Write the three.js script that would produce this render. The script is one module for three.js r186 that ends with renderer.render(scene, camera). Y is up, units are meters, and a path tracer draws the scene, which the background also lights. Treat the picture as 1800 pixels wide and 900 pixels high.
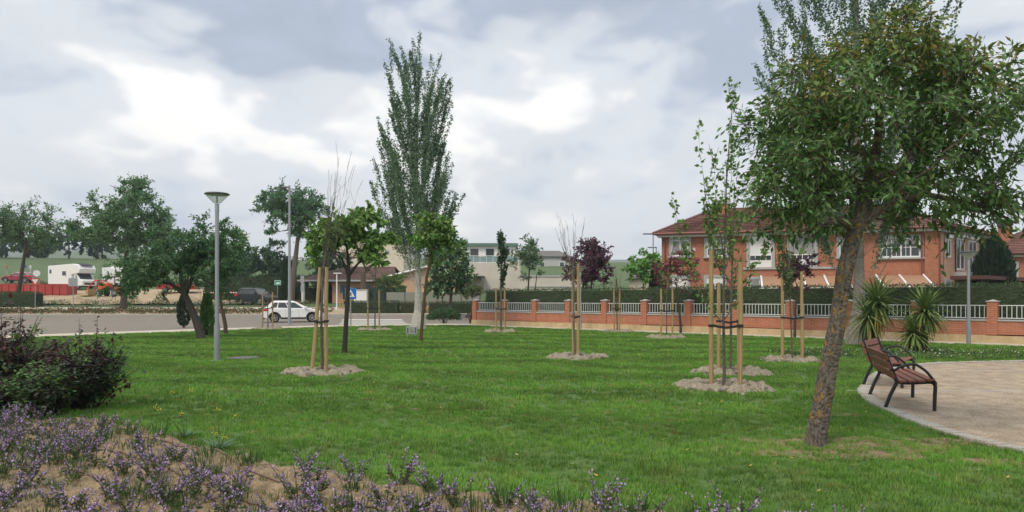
import * as THREE from 'three';
import { RoundedBoxGeometry } from 'three/addons/geometries/RoundedBoxGeometry.js';
import { MarchingCubes } from 'three/addons/objects/MarchingCubes.js';
import { mergeGeometries } from 'three/addons/utils/BufferGeometryUtils.js';
import { createNoise2D, createNoise3D } from 'simplex-noise';

// ------------------------------------------------------------------ camera, sky, sun, exposure
const scene = new THREE.Scene();
const FOCAL = 1310;                                   // lens: focal length in units of a picture 1800 wide
const camera = new THREE.PerspectiveCamera(2 * Math.atan(525 / FOCAL) * 180 / Math.PI, 2, 0.1, 6000);
camera.position.set(0, 1.6, 0);
camera.lookAt(0, 1.6, -10);
camera.setViewOffset(1800, 1050, 0, 0, 1800, 900);    // rising front: verticals stay vertical
scene.add(camera);

function rng(seed) { let a = seed >>> 0; return () => { a = (a + 0x6D2B79F5) >>> 0; let t = a; t = Math.imul(t ^ (t >>> 15), t | 1); t ^= t + Math.imul(t ^ (t >>> 7), t | 61); return ((t ^ (t >>> 14)) >>> 0) / 4294967296; }; }
const n2 = createNoise2D(rng(11)), n3 = createNoise3D(rng(12));
const clamp = (x, a = 0, b = 1) => Math.min(b, Math.max(a, x));
const sstep = (a, b, x) => { const t = clamp((x - a) / (b - a)); return t * t * (3 - 2 * t); };
const lerp = (a, b, t) => a + (b - a) * t;
const fbm2 = (x, y, o = 4) => { let s = 0, a = 0.5; for (let i = 0; i < o; i++) { s += a * n2(x, y); x = x * 2.03 + 7.1; y = y * 2.03 + 3.7; a *= 0.5; } return s; };
const fbm3 = (x, y, z, o = 5) => { let s = 0, a = 0.5; for (let i = 0; i < o; i++) { s += a * n3(x, y, z); x = x * 2.05 + 5.2; y = y * 2.05 + 1.3; z = z * 2.05 + 8.8; a *= 0.5; } return s; };

{ // broken overcast: a pale veil with darker grey cloud bases and a few brighter gaps
  const W = 2048, H = 1024, data = new Float32Array(W * H * 4);
  // cloud masses and gaps [azimuth, elevation, half width, half height, darkness]
  const masses = [[-17, 20.5, 10, 4.6, .62], [-12, 15.8, 4.6, 2.6, .42], [-22, 17, 5, 2.2, .25], [5, 22, 9, 2.6, .6], [17, 17, 8, 5, .32], [-22, 7.2, 9, 1.3, .3], [30, 16, 8, 6, .25],
    [-25, 12, 6, 3.4, -.45], [-14, 10.5, 8, 3.2, -.35], [-7, 13.5, 5, 2, -.3], [3, 16.5, 5, 3, -.2], [9, 10.5, 2.5, 1.6, -.3], [12, 15.5, 2, 1.2, -.2]];
  for (let j = 0; j < H; j++) {
    const el = ((j + 0.5) / H - 0.5) * Math.PI, y = Math.sin(el), c = Math.cos(el);
    for (let i = 0; i < W; i++) {
      const o = (j * W + i) * 4, ph = ((i + 0.5) / W - 0.5) * 2 * Math.PI;
      let r = 0.42, g = 0.44, b = 0.43;
      if (y > -0.02) {
        const x = c * Math.cos(ph), z = c * Math.sin(ph);
        const qx = x * 2.6, qy = y * 6.5, qz = z * 2.6;
        const wx = fbm3(qx * .9 + 3, qy * .9, qz * .9, 3), wy = fbm3(qx * .9, qy * .9 + 9, qz * .9, 3);
        const big = fbm3(qx + wx * .3, qy + wy * .3, qz, 6), fine = fbm3(qx * 3.2 + wx * .6, qy * 2.6 + wy * .6, qz * 3.2 + 4, 7);
        const az = Math.atan2(x, -z) * 180 / Math.PI + wx * 5, e = el * 180 / Math.PI + wy * 3.2;
        let bias = 0;
        for (const [ma, me, mw, mh, mk] of masses) { const da = (az - ma) / mw, de = (e - me) / mh; const q = da * da + de * de; if (q < 6) bias += mk * Math.exp(-q); }
        const dark = sstep(0.06, 0.5, big * .36 + fine * .44 + bias + .02);
        const gap = sstep(0.04, 0.55, -big * .42 - fine * .55 - bias * 1.15 + .02);
        const haze = Math.exp(-Math.max(0, e) / 5);
        const L = .545 + .22 * gap * (1 - haze * .5) - .18 * dark * (1 - haze) + fine * .05;
        r = L * lerp(lerp(.95, .83, dark), 1.03, gap * .9); g = L * lerp(lerp(1, .95, dark), 1.0, gap * .8); b = L * lerp(lerp(1.07, 1.17, dark), .95, gap * .8);
        r = lerp(r, .575, haze * .7); g = lerp(g, .58, haze * .7); b = lerp(b, .56, haze * .7);
        const up = sstep(24, 80, el * 180 / Math.PI); r *= 1 + .7 * up; g *= 1 + .7 * up; b *= 1 + .7 * up;   // an overcast sky is brighter overhead
      }
      data[o] = r; data[o + 1] = g; data[o + 2] = b; data[o + 3] = 1;
    }
  }
  const sky = new THREE.DataTexture(data, W, H, THREE.RGBAFormat, THREE.FloatType);
  sky.mapping = THREE.EquirectangularReflectionMapping; sky.magFilter = THREE.LinearFilter; sky.minFilter = THREE.LinearFilter; sky.needsUpdate = true;
  scene.background = sky; scene.environment = sky;
}
const sun = new THREE.DirectionalLight(0xfff1de, 1.5);
sun.position.set(-30, 62, 22); sun.target.position.set(0, 0, -20);
sun.castShadow = true; sun.shadow.radius = 34; sun.shadow.mapSize.set(2048, 2048);
Object.assign(sun.shadow.camera, { left: -70, right: 70, top: 70, bottom: -70, near: 1, far: 220 });
scene.add(sun, sun.target);
scene.fog = new THREE.FogExp2(0xcfd8e2, 0.00035);

const renderer = new THREE.WebGLRenderer({ antialias: true });
renderer.shadowMap.enabled = true;
renderer.toneMapping = THREE.LinearToneMapping;
renderer.toneMappingExposure = 1.52;

// ------------------------------------------------------------------ helpers
const V = (x, y, z) => new THREE.Vector3(x, y, z);
const C = (r, g, b) => new THREE.Color().setRGB(r, g, b);
const taken = {};
const numbered = n => { const k = taken[n] = (taken[n] ?? -1) + 1; return k ? `${n}_${String(k).padStart(3, '0')}` : n; };
function tag(o, label, category, group, kind) { o.userData.label = label; if (category) o.userData.category = category; if (group) o.userData.group = group; if (kind) o.userData.kind = kind; return o; }
function thing(name, label, category, x = 0, y = 0, z = 0, turn = 0, group) { const g = new THREE.Group(); g.name = numbered(name); g.position.set(x, y, z); g.rotation.y = turn; scene.add(g); return tag(g, label, category, group); }
function part(parent, name, geo, mat) { const m = new THREE.Mesh(geo, mat); m.name = name; m.castShadow = m.receiveShadow = true; parent.add(m); return m; }
function single(name, geo, mat, label, category, group) { const m = part(scene, numbered(name), geo, mat); return tag(m, label, category, group); }
function struct(name, geo, mat) { const m = part(scene, numbered(name), geo, mat); m.userData.kind = 'structure'; return m; }
function clone(o, x, y, z, turn, label) { const c = o.clone(); c.name = numbered(o.name.replace(/_\d{3}$/, '')); c.userData = { ...o.userData }; c.position.set(x, y, z); c.rotation.y = turn; if (label) c.userData.label = label; scene.add(c); return c; }
const box = (x0, x1, y0, y1, z0, z1) => new THREE.BoxGeometry(x1 - x0, y1 - y0, z1 - z0).translate((x0 + x1) / 2, (y0 + y1) / 2, (z0 + z1) / 2);
const rbox = (x0, x1, y0, y1, z0, z1, r = .02) => new RoundedBoxGeometry(x1 - x0, y1 - y0, z1 - z0, 2, r).translate((x0 + x1) / 2, (y0 + y1) / 2, (z0 + z1) / 2);
const strip = g => { const n = g.index ? g.toNonIndexed() : g; for (const k of Object.keys(n.attributes)) if (!['position', 'normal', 'uv'].includes(k)) n.deleteAttribute(k); return n; };
const merge = a => mergeGeometries(a.map(strip));
function cylBetween(a, b, r0, r1 = r0, seg = 8) { const d = b.clone().sub(a), g = new THREE.CylinderGeometry(r1, r0, d.length(), seg); g.translate(0, d.length() / 2, 0); g.applyQuaternion(new THREE.Quaternion().setFromUnitVectors(V(0, 1, 0), d.normalize())); return g.translate(a.x, a.y, a.z); }
function uvMetres(g, sx = 1, sy = 1) { // box-mapped uv in metres
  g = g.index ? g.toNonIndexed() : g; g.computeVertexNormals(); const p = g.attributes.position, n = g.attributes.normal, uv = new Float32Array(p.count * 2);
  for (let i = 0; i < p.count; i++) { const ax = Math.abs(n.getX(i)), ay = Math.abs(n.getY(i)), az = Math.abs(n.getZ(i)); let u, v; if (ay > ax && ay > az) { u = p.getX(i); v = p.getZ(i); } else if (ax > az) { u = p.getZ(i); v = p.getY(i); } else { u = p.getX(i); v = p.getY(i); } uv[2 * i] = u * sx; uv[2 * i + 1] = v * sy; }
  g.setAttribute('uv', new THREE.BufferAttribute(uv, 2)); return g;
}
class GB { // triangle collector with vertex colours
  constructor() { this.p = []; this.c = []; this.n = []; }
  tri(a, b, c, col) { const { p } = this; p.push(a.x, a.y, a.z, b.x, b.y, b.z, c.x, c.y, c.z); for (let i = 0; i < 3; i++) this.c.push(col.r, col.g, col.b); }
  leaf(at, dir, side, len, wid, col, fold = .25) { // folded blade: two triangles either side of the midrib
    const nrm = _n.copy(dir).cross(side).normalize(), mid = _m.copy(dir).multiplyScalar(len * .45).add(at);
    const l = _l.copy(side).multiplyScalar(wid * .5).add(mid).addScaledVector(nrm, wid * fold), r = _r.copy(side).multiplyScalar(-wid * .5).add(mid).addScaledVector(nrm, wid * fold), t = _t.copy(dir).multiplyScalar(len).add(at);
    this.tri(at, r, t, col); this.tri(at, t, l, col);
  }
  tube(pts, rad, seg, col) {
    let pa = null; const up = V(0, 1, 0);
    for (let i = 0; i < pts.length; i++) {
      const d = (pts[i + 1] ?? pts[i]).clone().sub(pts[i - 1] ?? pts[i]).normalize(), s = Math.abs(d.y) > .95 ? V(1, 0, 0) : up, u = s.clone().cross(d).normalize(), w = d.clone().cross(u), ring = [];
      for (let k = 0; k < seg; k++) { const a = k / seg * 2 * Math.PI; ring.push(pts[i].clone().addScaledVector(u, Math.cos(a) * rad[i]).addScaledVector(w, Math.sin(a) * rad[i])); }
      if (pa) { let best = 0, bd = 1e9; for (let k = 0; k < seg; k++) { const q = ring[k].distanceToSquared(pa[0]); if (q < bd) { bd = q; best = k; } } const rr = ring.map((_, k) => ring[(k + best) % seg]); for (let k = 0; k < seg; k++) { const k2 = (k + 1) % seg; this.tri(pa[k], pa[k2], rr[k2], col); this.tri(pa[k], rr[k2], rr[k], col); } pa = rr; } else pa = ring;
    }
  }
  build(smooth) { const g = new THREE.BufferGeometry(); g.setAttribute('position', new THREE.Float32BufferAttribute(this.p, 3)); g.setAttribute('color', new THREE.Float32BufferAttribute(this.c, 3)); const uv = new Float32Array(this.p.length / 3 * 2); for (let i = 0; i < uv.length / 2; i++) { uv[2 * i] = (this.p[3 * i] + this.p[3 * i + 2]) * 1.0; uv[2 * i + 1] = this.p[3 * i + 1]; } g.setAttribute('uv', new THREE.BufferAttribute(uv, 2)); g.computeVertexNormals(); return g; }
}
const _n = V(), _m = V(), _l = V(), _r = V(), _t = V();
const unit = R => { const u = R() * 2 - 1, a = R() * 6.2832, s = Math.sqrt(1 - u * u); return V(s * Math.cos(a), u, s * Math.sin(a)); };
const BRIGHT = 1.0;
const vary = (c, R, k = .25) => { const f = 1 + (R() - .5) * 2 * k, h = (R() - .5) * k * .5; return C(c[0] * f * (1 + h), c[1] * f, c[2] * f * (1 - h)); };
const pick = (a, R) => a[Math.floor(R() * a.length) % a.length];

// ------------------------------------------------------------------ textures
function tex(size, fn, { srgb = false, rep = 1 } = {}) { // fn(u, v) -> [r,g,b] linear 0..1
  const d = new Uint8Array(size * size * 4), enc = x => { x = clamp(x); return srgb ? (x <= .0031308 ? x * 12.92 : 1.055 * Math.pow(x, 1 / 2.4) - .055) : x; };
  for (let j = 0; j < size; j++) for (let i = 0; i < size; i++) { const q = fn(i / size, j / size), o = (j * size + i) * 4; d[o] = enc(q[0]) * 255; d[o + 1] = enc(q[1]) * 255; d[o + 2] = enc(q[2]) * 255; d[o + 3] = 255; }
  const t = new THREE.DataTexture(d, size, size); t.wrapS = t.wrapT = THREE.RepeatWrapping; t.magFilter = THREE.LinearFilter; t.minFilter = THREE.LinearMipmapLinearFilter; t.generateMipmaps = true; if (srgb) t.colorSpace = THREE.SRGBColorSpace; t.repeat.set(rep, rep); t.needsUpdate = true; return t;
}
const tileNoise = (u, v, f, o = 4, s = 0) => { let sum = 0, a = .5; for (let i = 0; i < o; i++) { const x = Math.cos(u * 6.2832), y = Math.sin(u * 6.2832), k = f / 6.2832, z = Math.cos(v * 6.2832), w = Math.sin(v * 6.2832); sum += a * .5 * (n3(x * k + s, y * k, z * k + w * k * .618 + 11) + n3(x * k + 31 + s, y * k + w * k, z * k)); f *= 2.1; a *= .5; } return sum; };
const mix3 = (a, b, t) => [lerp(a[0], b[0], t), lerp(a[1], b[1], t), lerp(a[2], b[2], t)];
const std = (col, o = {}) => new THREE.MeshStandardMaterial({ color: Array.isArray(col) ? C(...col) : col, roughness: .8, ...o });
const noiseMat = (a, b, f, rep, o = {}, seed = 0) => { const bumpScale = o.bump ?? .004; delete o.bump; return std([1, 1, 1], { map: tex(256, (u, v) => mix3(a, b, clamp(.5 + tileNoise(u, v, f, 5, seed) * 1.1)), { srgb: true, rep }), bumpMap: tex(256, (u, v) => { const q = .5 + tileNoise(u, v, f * 2.3, 4, seed + 5); return [q, q, q]; }, { rep }), bumpScale, ...o }); };

const lawnTex = tex(1024, (u, v) => { // turf seen from above: soil and clippings between blades
  const a = tileNoise(u, v, 60, 3, 1), b = tileNoise(u, v, 7, 4, 3), c = tileNoise(u, v, 19, 3, 8);
  let q = mix3([.05, .105, .018], [.095, .165, .032], clamp(.5 + a * .9 + b * .55));
  q = mix3(q, [.1, .13, .045], clamp(c * 1.5 - .35)); return q;
}, { srgb: true });
const M = {
  lawn: std([1, 1, 1], { map: lawnTex, roughness: .95, bumpMap: tex(512, (u, v) => { const q = .5 + tileNoise(u, v, 50, 3, 2); return [q, q, q]; }), bumpScale: .02 }),
  fairway: noiseMat([.05, .095, .028], [.09, .13, .045], 9, .04, { roughness: .95 }, 2),
  asphalt: noiseMat([.15, .13, .105], [.22, .19, .155], 30, .12, { roughness: .9 }, 3),
  walk: noiseMat([.42, .37, .29], [.52, .46, .37], 26, .5, { roughness: .9 }, 4),
  kerb: noiseMat([.3, .28, .25], [.4, .38, .34], 20, .8, {}, 5),
  dirt: noiseMat([.28, .21, .13], [.42, .33, .21], 14, .3, { roughness: .95, bump: .03 }, 6),
  soil: std([1, 1, 1], { roughness: .97, map: tex(512, (u, v) => { let q = mix3([.17, .12, .065], [.34, .25, .145], clamp(.5 + tileNoise(u, v, 9, 5, 4) * 1.3)); return mix3(q, [.1, .075, .035], clamp(tileNoise(u, v, 33, 3, 9) * 2 - .3)); }, { srgb: true }), bumpMap: tex(512, (u, v) => { const q = .5 + tileNoise(u, v, 24, 5, 6); return [q, q, q]; }), bumpScale: .025 }),
  mound: noiseMat([.29, .245, .17], [.52, .455, .34], 13, 1.5, { roughness: .97, bump: .05 }, 8),
  grit: std([1, 1, 1], { roughness: .93, map: tex(1024, (u, v) => { let q = mix3([.24, .18, .115], [.39, .305, .21], clamp(.5 + tileNoise(u, v, 6, 4, 4) * 1.6)); const g = tileNoise(u, v, 110, 2, 7); return mix3(q, g > 0 ? [.62, .54, .43] : [.14, .11, .085], clamp(Math.abs(g) * 2.2 - .12)); }, { srgb: true, rep: .4 }), bumpMap: tex(512, (u, v) => { const q = .5 + tileNoise(u, v, 120, 2, 7) * .8; return [q, q, q]; }, { rep: .8 }), bumpScale: .006 }),
  sett: noiseMat([.27, .25, .21], [.44, .41, .35], 12, 2, { bump: .01 }, 9),
  bark: std([1, 1, 1], { vertexColors: true, roughness: .95, bumpMap: tex(512, (u, v) => { const q = clamp(.5 + tileNoise(u, v, 18, 4, 2) * 1.6); return [q, q, q]; }, { rep: 2 }), bumpScale: .02, map: tex(512, (u, v) => { const q = .75 + tileNoise(u, v, 30, 4, 3) * .9; return [q, q, q]; }, { srgb: true, rep: 2 }) }),
  leaf: new THREE.MeshPhysicalMaterial({ vertexColors: true, roughness: .75, specularIntensity: .4, transmission: .4, thickness: 0, side: THREE.DoubleSide }),
  glossLeaf: new THREE.MeshPhysicalMaterial({ vertexColors: true, roughness: .6, specularIntensity: .5, transmission: .3, thickness: 0, side: THREE.DoubleSide }),
  petal: new THREE.MeshPhysicalMaterial({ vertexColors: true, roughness: .8, transmission: .3, thickness: 0, side: THREE.DoubleSide }),
  stake: std([1, 1, 1], { roughness: .85, map: tex(256, (u, v) => mix3([.22, .15, .07], [.45, .325, .16], clamp(.5 + tileNoise(u, v * .25, 22, 4, 5) * 1.2 + Math.sin((u * 40 + tileNoise(u, v, 3, 3, 2) * 4)) * .15)), { srgb: true, rep: 1 }), bumpMap: tex(128, (u, v) => { const q = .5 + tileNoise(u, v, 14, 3, 5); return [q, q, q]; }), bumpScale: .004 }),
  strap: std([.012, .012, .013], { roughness: .6 }),
  galv: std([.33, .35, .37], { metalness: .55, roughness: .48 }),
  lampDark: std([.07, .07, .075], { metalness: .4, roughness: .5 }),
  lampGlass: new THREE.MeshPhysicalMaterial({ color: C(.9, .92, .9), transmission: .75, thickness: 0, roughness: .25 }),
  iron: std([.03, .031, .035], { metalness: .5, roughness: .5 }),
  slat: std([1, 1, 1], { roughness: .6, map: tex(256, (u, v) => mix3([.13, .04, .02], [.22, .075, .038], clamp(.5 + tileNoise(u * .2, v, 26, 4, 5) + .2 * Math.sin(v * 60 + tileNoise(u, v, 3, 2, 1) * 6))), { srgb: true, rep: 1 }) }),
  white: std([.76, .76, .75], { roughness: .5 }), rail: std([.68, .7, .7], { roughness: .5, metalness: .1 }),
  stone: noiseMat([.34, .345, .34], [.44, .44, .43], 14, .8, {}, 10),
  plinth: noiseMat([.42, .31, .165], [.54, .415, .25], 8, .35, { bump: .01 }, 11),
  glass: new THREE.MeshPhysicalMaterial({ color: C(.05, .06, .065), roughness: .08, metalness: 0 }),
  blind: std([.3, .31, .31], { roughness: .6 }),
  tyre: std([.018, .018, .018], { roughness: .85 }), alloy: std([.55, .56, .57], { metalness: .8, roughness: .3 }),
  black: std([.012, .012, .014], { roughness: .5 }),
};
// brick coursing too fine to pick apart at this distance: colour and relief only
function brickMat(a, b, mortar, seed) {
  const cols = 4, rows = 14, f = (u, v, k) => { const r = Math.floor(v * rows), uu = u * cols + (r % 2) * .5, c = Math.floor(uu) % cols, fu = uu - Math.floor(uu), fv = v * rows - r; const m = fu < .045 || fv < .14; const h = Math.abs(Math.sin(c * 127.1 + r * 311.7 + seed) * 43758.5) % 1; return [m, h]; };
  return std([1, 1, 1], { roughness: .9, map: tex(512, (u, v) => { const [m, h] = f(u, v); return m ? mortar : mix3(a, b, clamp(h * .8 + tileNoise(u, v, 12, 3, seed) * .5)); }, { srgb: true, rep: 1 }), bumpMap: tex(512, (u, v) => { const [m, h] = f(u, v); const q = m ? .1 : .75 + h * .25; return [q, q, q]; }, { rep: 1 }), bumpScale: .008 });
}
M.brick = brickMat([.36, .125, .068], [.48, .18, .102], [.43, .3, .22], 1);
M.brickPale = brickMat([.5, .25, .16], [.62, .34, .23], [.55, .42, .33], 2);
M.roof = std([1, 1, 1], { roughness: .85, map: tex(512, (u, v) => { const c = Math.abs(Math.sin(Math.floor(u * 8) * 91.7 + Math.floor(v * 6) * 47.3) * 4375.5) % 1; return mix3([.11, .05, .04], [.22, .1, .078], clamp(c * .7 + tileNoise(u, v, 9, 3, 3) * .7 + .15)); }, { srgb: true, rep: .5 }), bumpMap: tex(512, (u, v) => { const a = Math.abs(Math.sin(u * 8 * Math.PI)), s = (v * 6) % 1; const q = clamp(a * .7 + (1 - s) * .3); return [q, q, q]; }, { rep: .5 }), bumpScale: .07 });
M.roofBrown = M.roof.clone(); M.roofBrown.color = C(.85, 1.1, 1.15);

// ------------------------------------------------------------------ ground
const prof = [[-200, -.12], [46, -.12], [55, -.16], [58, -.12], [64, .2], [66, .32], [72, .78], [75, .95], [80, 1.1], [90, 1.9], [100, 3.1], [130, 6], [180, 11], [240, 11.5], [600, 2], [2600, 0]];
function hgt(d) { for (let i = 1; i < prof.length; i++) if (d <= prof[i][0]) { const [a, ya] = prof[i - 1], [b, yb] = prof[i]; return lerp(ya, yb, (d - a) / (b - a)); } return 0; }
function sheet(x0, x1, nx, dn, df, nd, off, uvs = 1, bump) { // surface between two depth curves dn(x) and df(x)
  const p = [], uv = [], ix = [];
  for (let i = 0; i <= nx; i++) for (let j = 0; j <= nd; j++) { const x = lerp(x0, x1, i / nx), d = lerp(dn(x), df(x), j / nd); p.push(x, hgt(d) + off + (bump ? bump(x, d, j / nd) : 0), -d); uv.push(x * uvs, d * uvs); }
  for (let i = 0; i < nx; i++) for (let j = 0; j < nd; j++) { const a = i * (nd + 1) + j, b = a + nd + 1; ix.push(a, b, a + 1, b, b + 1, a + 1); }
  const g = new THREE.BufferGeometry(); g.setAttribute('position', new THREE.Float32BufferAttribute(p, 3)); g.setAttribute('uv', new THREE.Float32BufferAttribute(uv, 2)); g.setIndex(ix); g.computeVertexNormals(); return g;
}
{ // terrain out to the horizon
  const ds = [-200, -60, 0, 46, 55, 58, 64, 66, 72, 75, 80, 85, 90, 95, 100, 110, 120, 130, 145, 160, 180, 200, 240, 300, 400, 600, 1000, 2600], xs = []; for (let i = -40; i <= 40; i++) xs.push(Math.sign(i) * Math.pow(Math.abs(i) / 40, 2) * 2400);
  const p = [], uv = [], ix = [];
  for (const x of xs) for (const d of ds) { p.push(x, hgt(d) + (d > 100 ? n2(x * .012, d * .012) * Math.min(1, (d - 100) / 80) * 1.2 : 0), -d); uv.push(x, d); }
  const n = ds.length; for (let i = 0; i + 1 < xs.length; i++) for (let j = 0; j + 1 < n; j++) { const a = i * n + j, b = a + n; ix.push(a, b, a + 1, b, b + 1, a + 1); }
  const g = new THREE.BufferGeometry(); g.setAttribute('position', new THREE.Float32BufferAttribute(p, 3)); g.setAttribute('uv', new THREE.Float32BufferAttribute(uv, 2)); g.setIndex(ix); g.computeVertexNormals();
  struct('ground', g, M.fairway);
}
{ // far hills
  const mk = (dist, base, amp, fr, seed, mat) => { const p = [], ix = [], N = 160; for (let i = 0; i <= N; i++) { const a = lerp(-1.15, 1.15, i / N), h = base + amp * fbm2(a * fr + seed, seed, 4); for (const [dd, hh] of [[0, -6], [120, h * .6], [260, h], [520, -6]]) p.push(Math.sin(a) * (dist + dd), hh, -Math.cos(a) * (dist + dd)); } for (let i = 0; i < N; i++) for (let j = 0; j < 3; j++) { const q = i * 4 + j; ix.push(q, q + 4, q + 1, q + 4, q + 5, q + 1); } const g = new THREE.BufferGeometry(); g.setAttribute('position', new THREE.Float32BufferAttribute(p, 3)); g.setIndex(ix); g.computeVertexNormals(); struct('hills', g, mat); };
  mk(650, 44, 16, 3.1, 3.3, std([.085, .12, .06], { roughness: 1 }));
  mk(1500, 96, 30, 2.2, 8.1, std([.08, .1, .06], { roughness: 1 }));
}
// lawn outline [x, depth]
const wallD = x => 44.4 - .98 * x;
const edgePts = [[-24, 4], [-24, 18], [-21.8, 27], [-18, 33.3], [-15.5, 36.5], [-12.7, 39.6], [-9.8, 42.4], [-6.8, 44.2], [-4.2, 44.9], [-2.4, 44.2], [0, 41.7], [10, 31.9], [20, 22.1], [32, 10.3]];
const edgeCurve = new THREE.CatmullRomCurve3(edgePts.map(([x, d]) => V(x, 0, -d)), false, 'catmullrom', .3);
const edge = edgeCurve.getSpacedPoints(160);
const lawnPoly = [...edge.map(p => [p.x, -p.z]), [32, -14], [-24, -14]];
function polySheet(pts, y, uvs) { const s = new THREE.Shape(pts.map(([x, d]) => new THREE.Vector2(x, d))), g = new THREE.ShapeGeometry(s); const p = g.attributes.position, uv = g.attributes.uv; for (let i = 0; i < p.count; i++) { const x = p.getX(i), d = p.getY(i); uv.setXY(i, x * uvs, d * uvs); p.setXYZ(i, x, y, -d); } g.computeVertexNormals(); return g; }
const inPoly = (x, d, poly) => { let c = false; for (let i = 0, j = poly.length - 1; i < poly.length; j = i++) { const [xi, yi] = poly[i], [xj, yj] = poly[j]; if ((yi > d) !== (yj > d) && x < (xj - xi) * (d - yi) / (yj - yi) + xi) c = !c; } return c; };
struct('lawn', polySheet(lawnPoly, 0, .23), M.lawn);
// road beyond the lawn and the pavements on both sides
struct('road', sheet(-90, 12, 80, () => 18, () => 63.4, 40, .02, .5), M.asphalt);
{ // near pavement follows the lawn edge, with its kerb
  const p = [], uv = [], ix = [], kp = [], kix = [], W = t => t < .18 ? 3.0 : t < .52 ? 2.9 : 1.85; let n = 0, run = 0;
  edge.forEach((q, i) => { const t = i / 160, a = edge[Math.max(0, i - 1)], b = edge[Math.min(160, i + 1)], tx = b.x - a.x, tz = b.z - a.z, l = Math.hypot(tx, tz), nx = tz / l, nz = -tx / l, w = lerp(2.9, 1.8, sstep(.5, .6, t)); run += i ? q.distanceTo(edge[i - 1]) : 0;
    const ox = q.x + nx * w, oz = q.z + nz * w; p.push(q.x, -.004, q.z, ox, -.004, oz); uv.push(run * .5, 0, run * .5, w * .5);
    const o2x = q.x + nx * (w + .14), o2z = q.z + nz * (w + .14); kp.push(ox, .006, oz, o2x, .006, o2z, o2x, -.2, o2z);
    if (i) { const c = n * 2; ix.push(c - 2, c - 1, c, c - 1, c + 1, c); const k = n * 3; kix.push(k - 3, k - 2, k, k - 2, k + 1, k, k - 2, k - 1, k + 1, k - 1, k + 2, k + 1); } n++; });
  const mk = (pp, uu, ii) => { const g = new THREE.BufferGeometry(); g.setAttribute('position', new THREE.Float32BufferAttribute(pp, 3)); g.setAttribute('uv', new THREE.Float32BufferAttribute(uu ?? new Array(pp.length / 3 * 2).fill(0).map((_, i) => pp[Math.floor(i / 2) * 3 + (i % 2) * 2] * .8), 2)); g.setIndex(ii); g.computeVertexNormals(); return g; };
  struct('pavement', mk(p, uv, ix), M.walk); struct('kerb', mk(kp, null, kix), M.kerb);
}
struct('kerb', merge([sheet(-90, 12, 60, () => 63.3, () => 63.5, 1, .13, .5), sheet(-90, 12, 60, () => 63.29, () => 63.3, 1, 0, .5, (x, d, t) => t * .13)]), M.kerb);
struct('pavement', sheet(-90, 12, 60, () => 68, () => 71.5, 3, .03, .5), M.walk);
struct('planting_strip', sheet(-90, -14, 60, () => 63.5, () => 68, 4, .1, .4), M.dirt);
struct('works_yard', sheet(-90, -22, 60, () => 74.5, () => 96, 12, .04, .3, (x, d) => .1 + .1 * n2(x * .3, d * .3)), M.dirt);
struct('verge', sheet(-90, 12, 60, () => 71.5, () => 74.5, 2, .02, .3), M.fairway);
struct('pavement', sheet(-14, 12, 20, () => 63.5, () => 68, 2, .06, .5), M.walk);
{ // painted markings
  const paint = noiseMat([.62, .62, .58], [.74, .74, .7], 20, .7, {}, 14);
  for (let i = 0; i < 6; i++) { const d = 49.6 + i * 1.75; struct('crossing_stripe', sheet(-11.6 - i * .35, -6.9 - i * .35, 6, () => d, () => d + .6, 1, .026, .6), paint); }
  for (let i = 0; i < 9; i++) { const x = -52 + i * 5.6; struct('lane_marking', sheet(x, x + 2.6, 3, () => 58, () => 58.18, 1, .026, .6), paint); }
  struct('lane_marking', sheet(-70, -40, 10, () => 50.2, () => 50.5, 1, .026, .6), paint);
}
// paved seating circle
const plazaPts = [[30, 17.6], [20, 19.4], [15, 19.2], [12.85, 18.9], [10.6, 18.4], [9.4, 17.7], [7.9, 16.1], [6.62, 14], [5.9, 12.7], [5.4, 11.1], [5.14, 9.6], [5.14, 8.4], [5.5, 7], [6.6, 5.2], [8.4, 3.6], [11, 2.2], [15, 1.4], [30, 1]];
const plazaCurve = new THREE.CatmullRomCurve3(plazaPts.map(([x, d]) => V(x, 0, -d)), false, 'centripetal');
const plazaEdge = plazaCurve.getSpacedPoints(300).map(p => [p.x, -p.z]);
const plazaPoly = [...plazaEdge, [30, 1]];
const plaza = struct('paved_circle', polySheet(plazaPoly, .012, 1), M.grit);
part(plaza, 'joint_strip', merge([box(5.75, 30, .0125, .0165, -12.88, -12.83), box(8.2, 30, .0125, .0165, -16.43, -16.38)]), std([.36, .38, .39], { roughness: .5 }));
{ // border setts, each a stone of its own
  const R = rng(5), gs = [0, 1, 2].map(k => uvMetres(new RoundedBoxGeometry(.19 + k * .015, .05, .115 - k * .006, 2, .012))), stones = [];
  const len = plazaCurve.getLength(), N = Math.floor(len / .135); let made = 0;
  for (let i = 0; i < N && made < 290; i++) { const u = i / N, p = plazaCurve.getPointAt(u), t = plazaCurve.getTangentAt(u); if (-p.z < 5.5 || p.x > 14) continue; const nx = t.z, nz = -t.x; if (R() < .04) continue;
    const m = part(plaza, made ? `border_stone_${String(made).padStart(3, '0')}` : 'border_stone', pick(gs, R), M.sett); m.position.set(p.x + nx * .09, .01 + R() * .012, p.z + nz * .09); m.rotation.set((R() - .5) * .06, Math.atan2(-nz, nx) + (R() - .5) * .1, (R() - .5) * .06); made++; }
}
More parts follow.
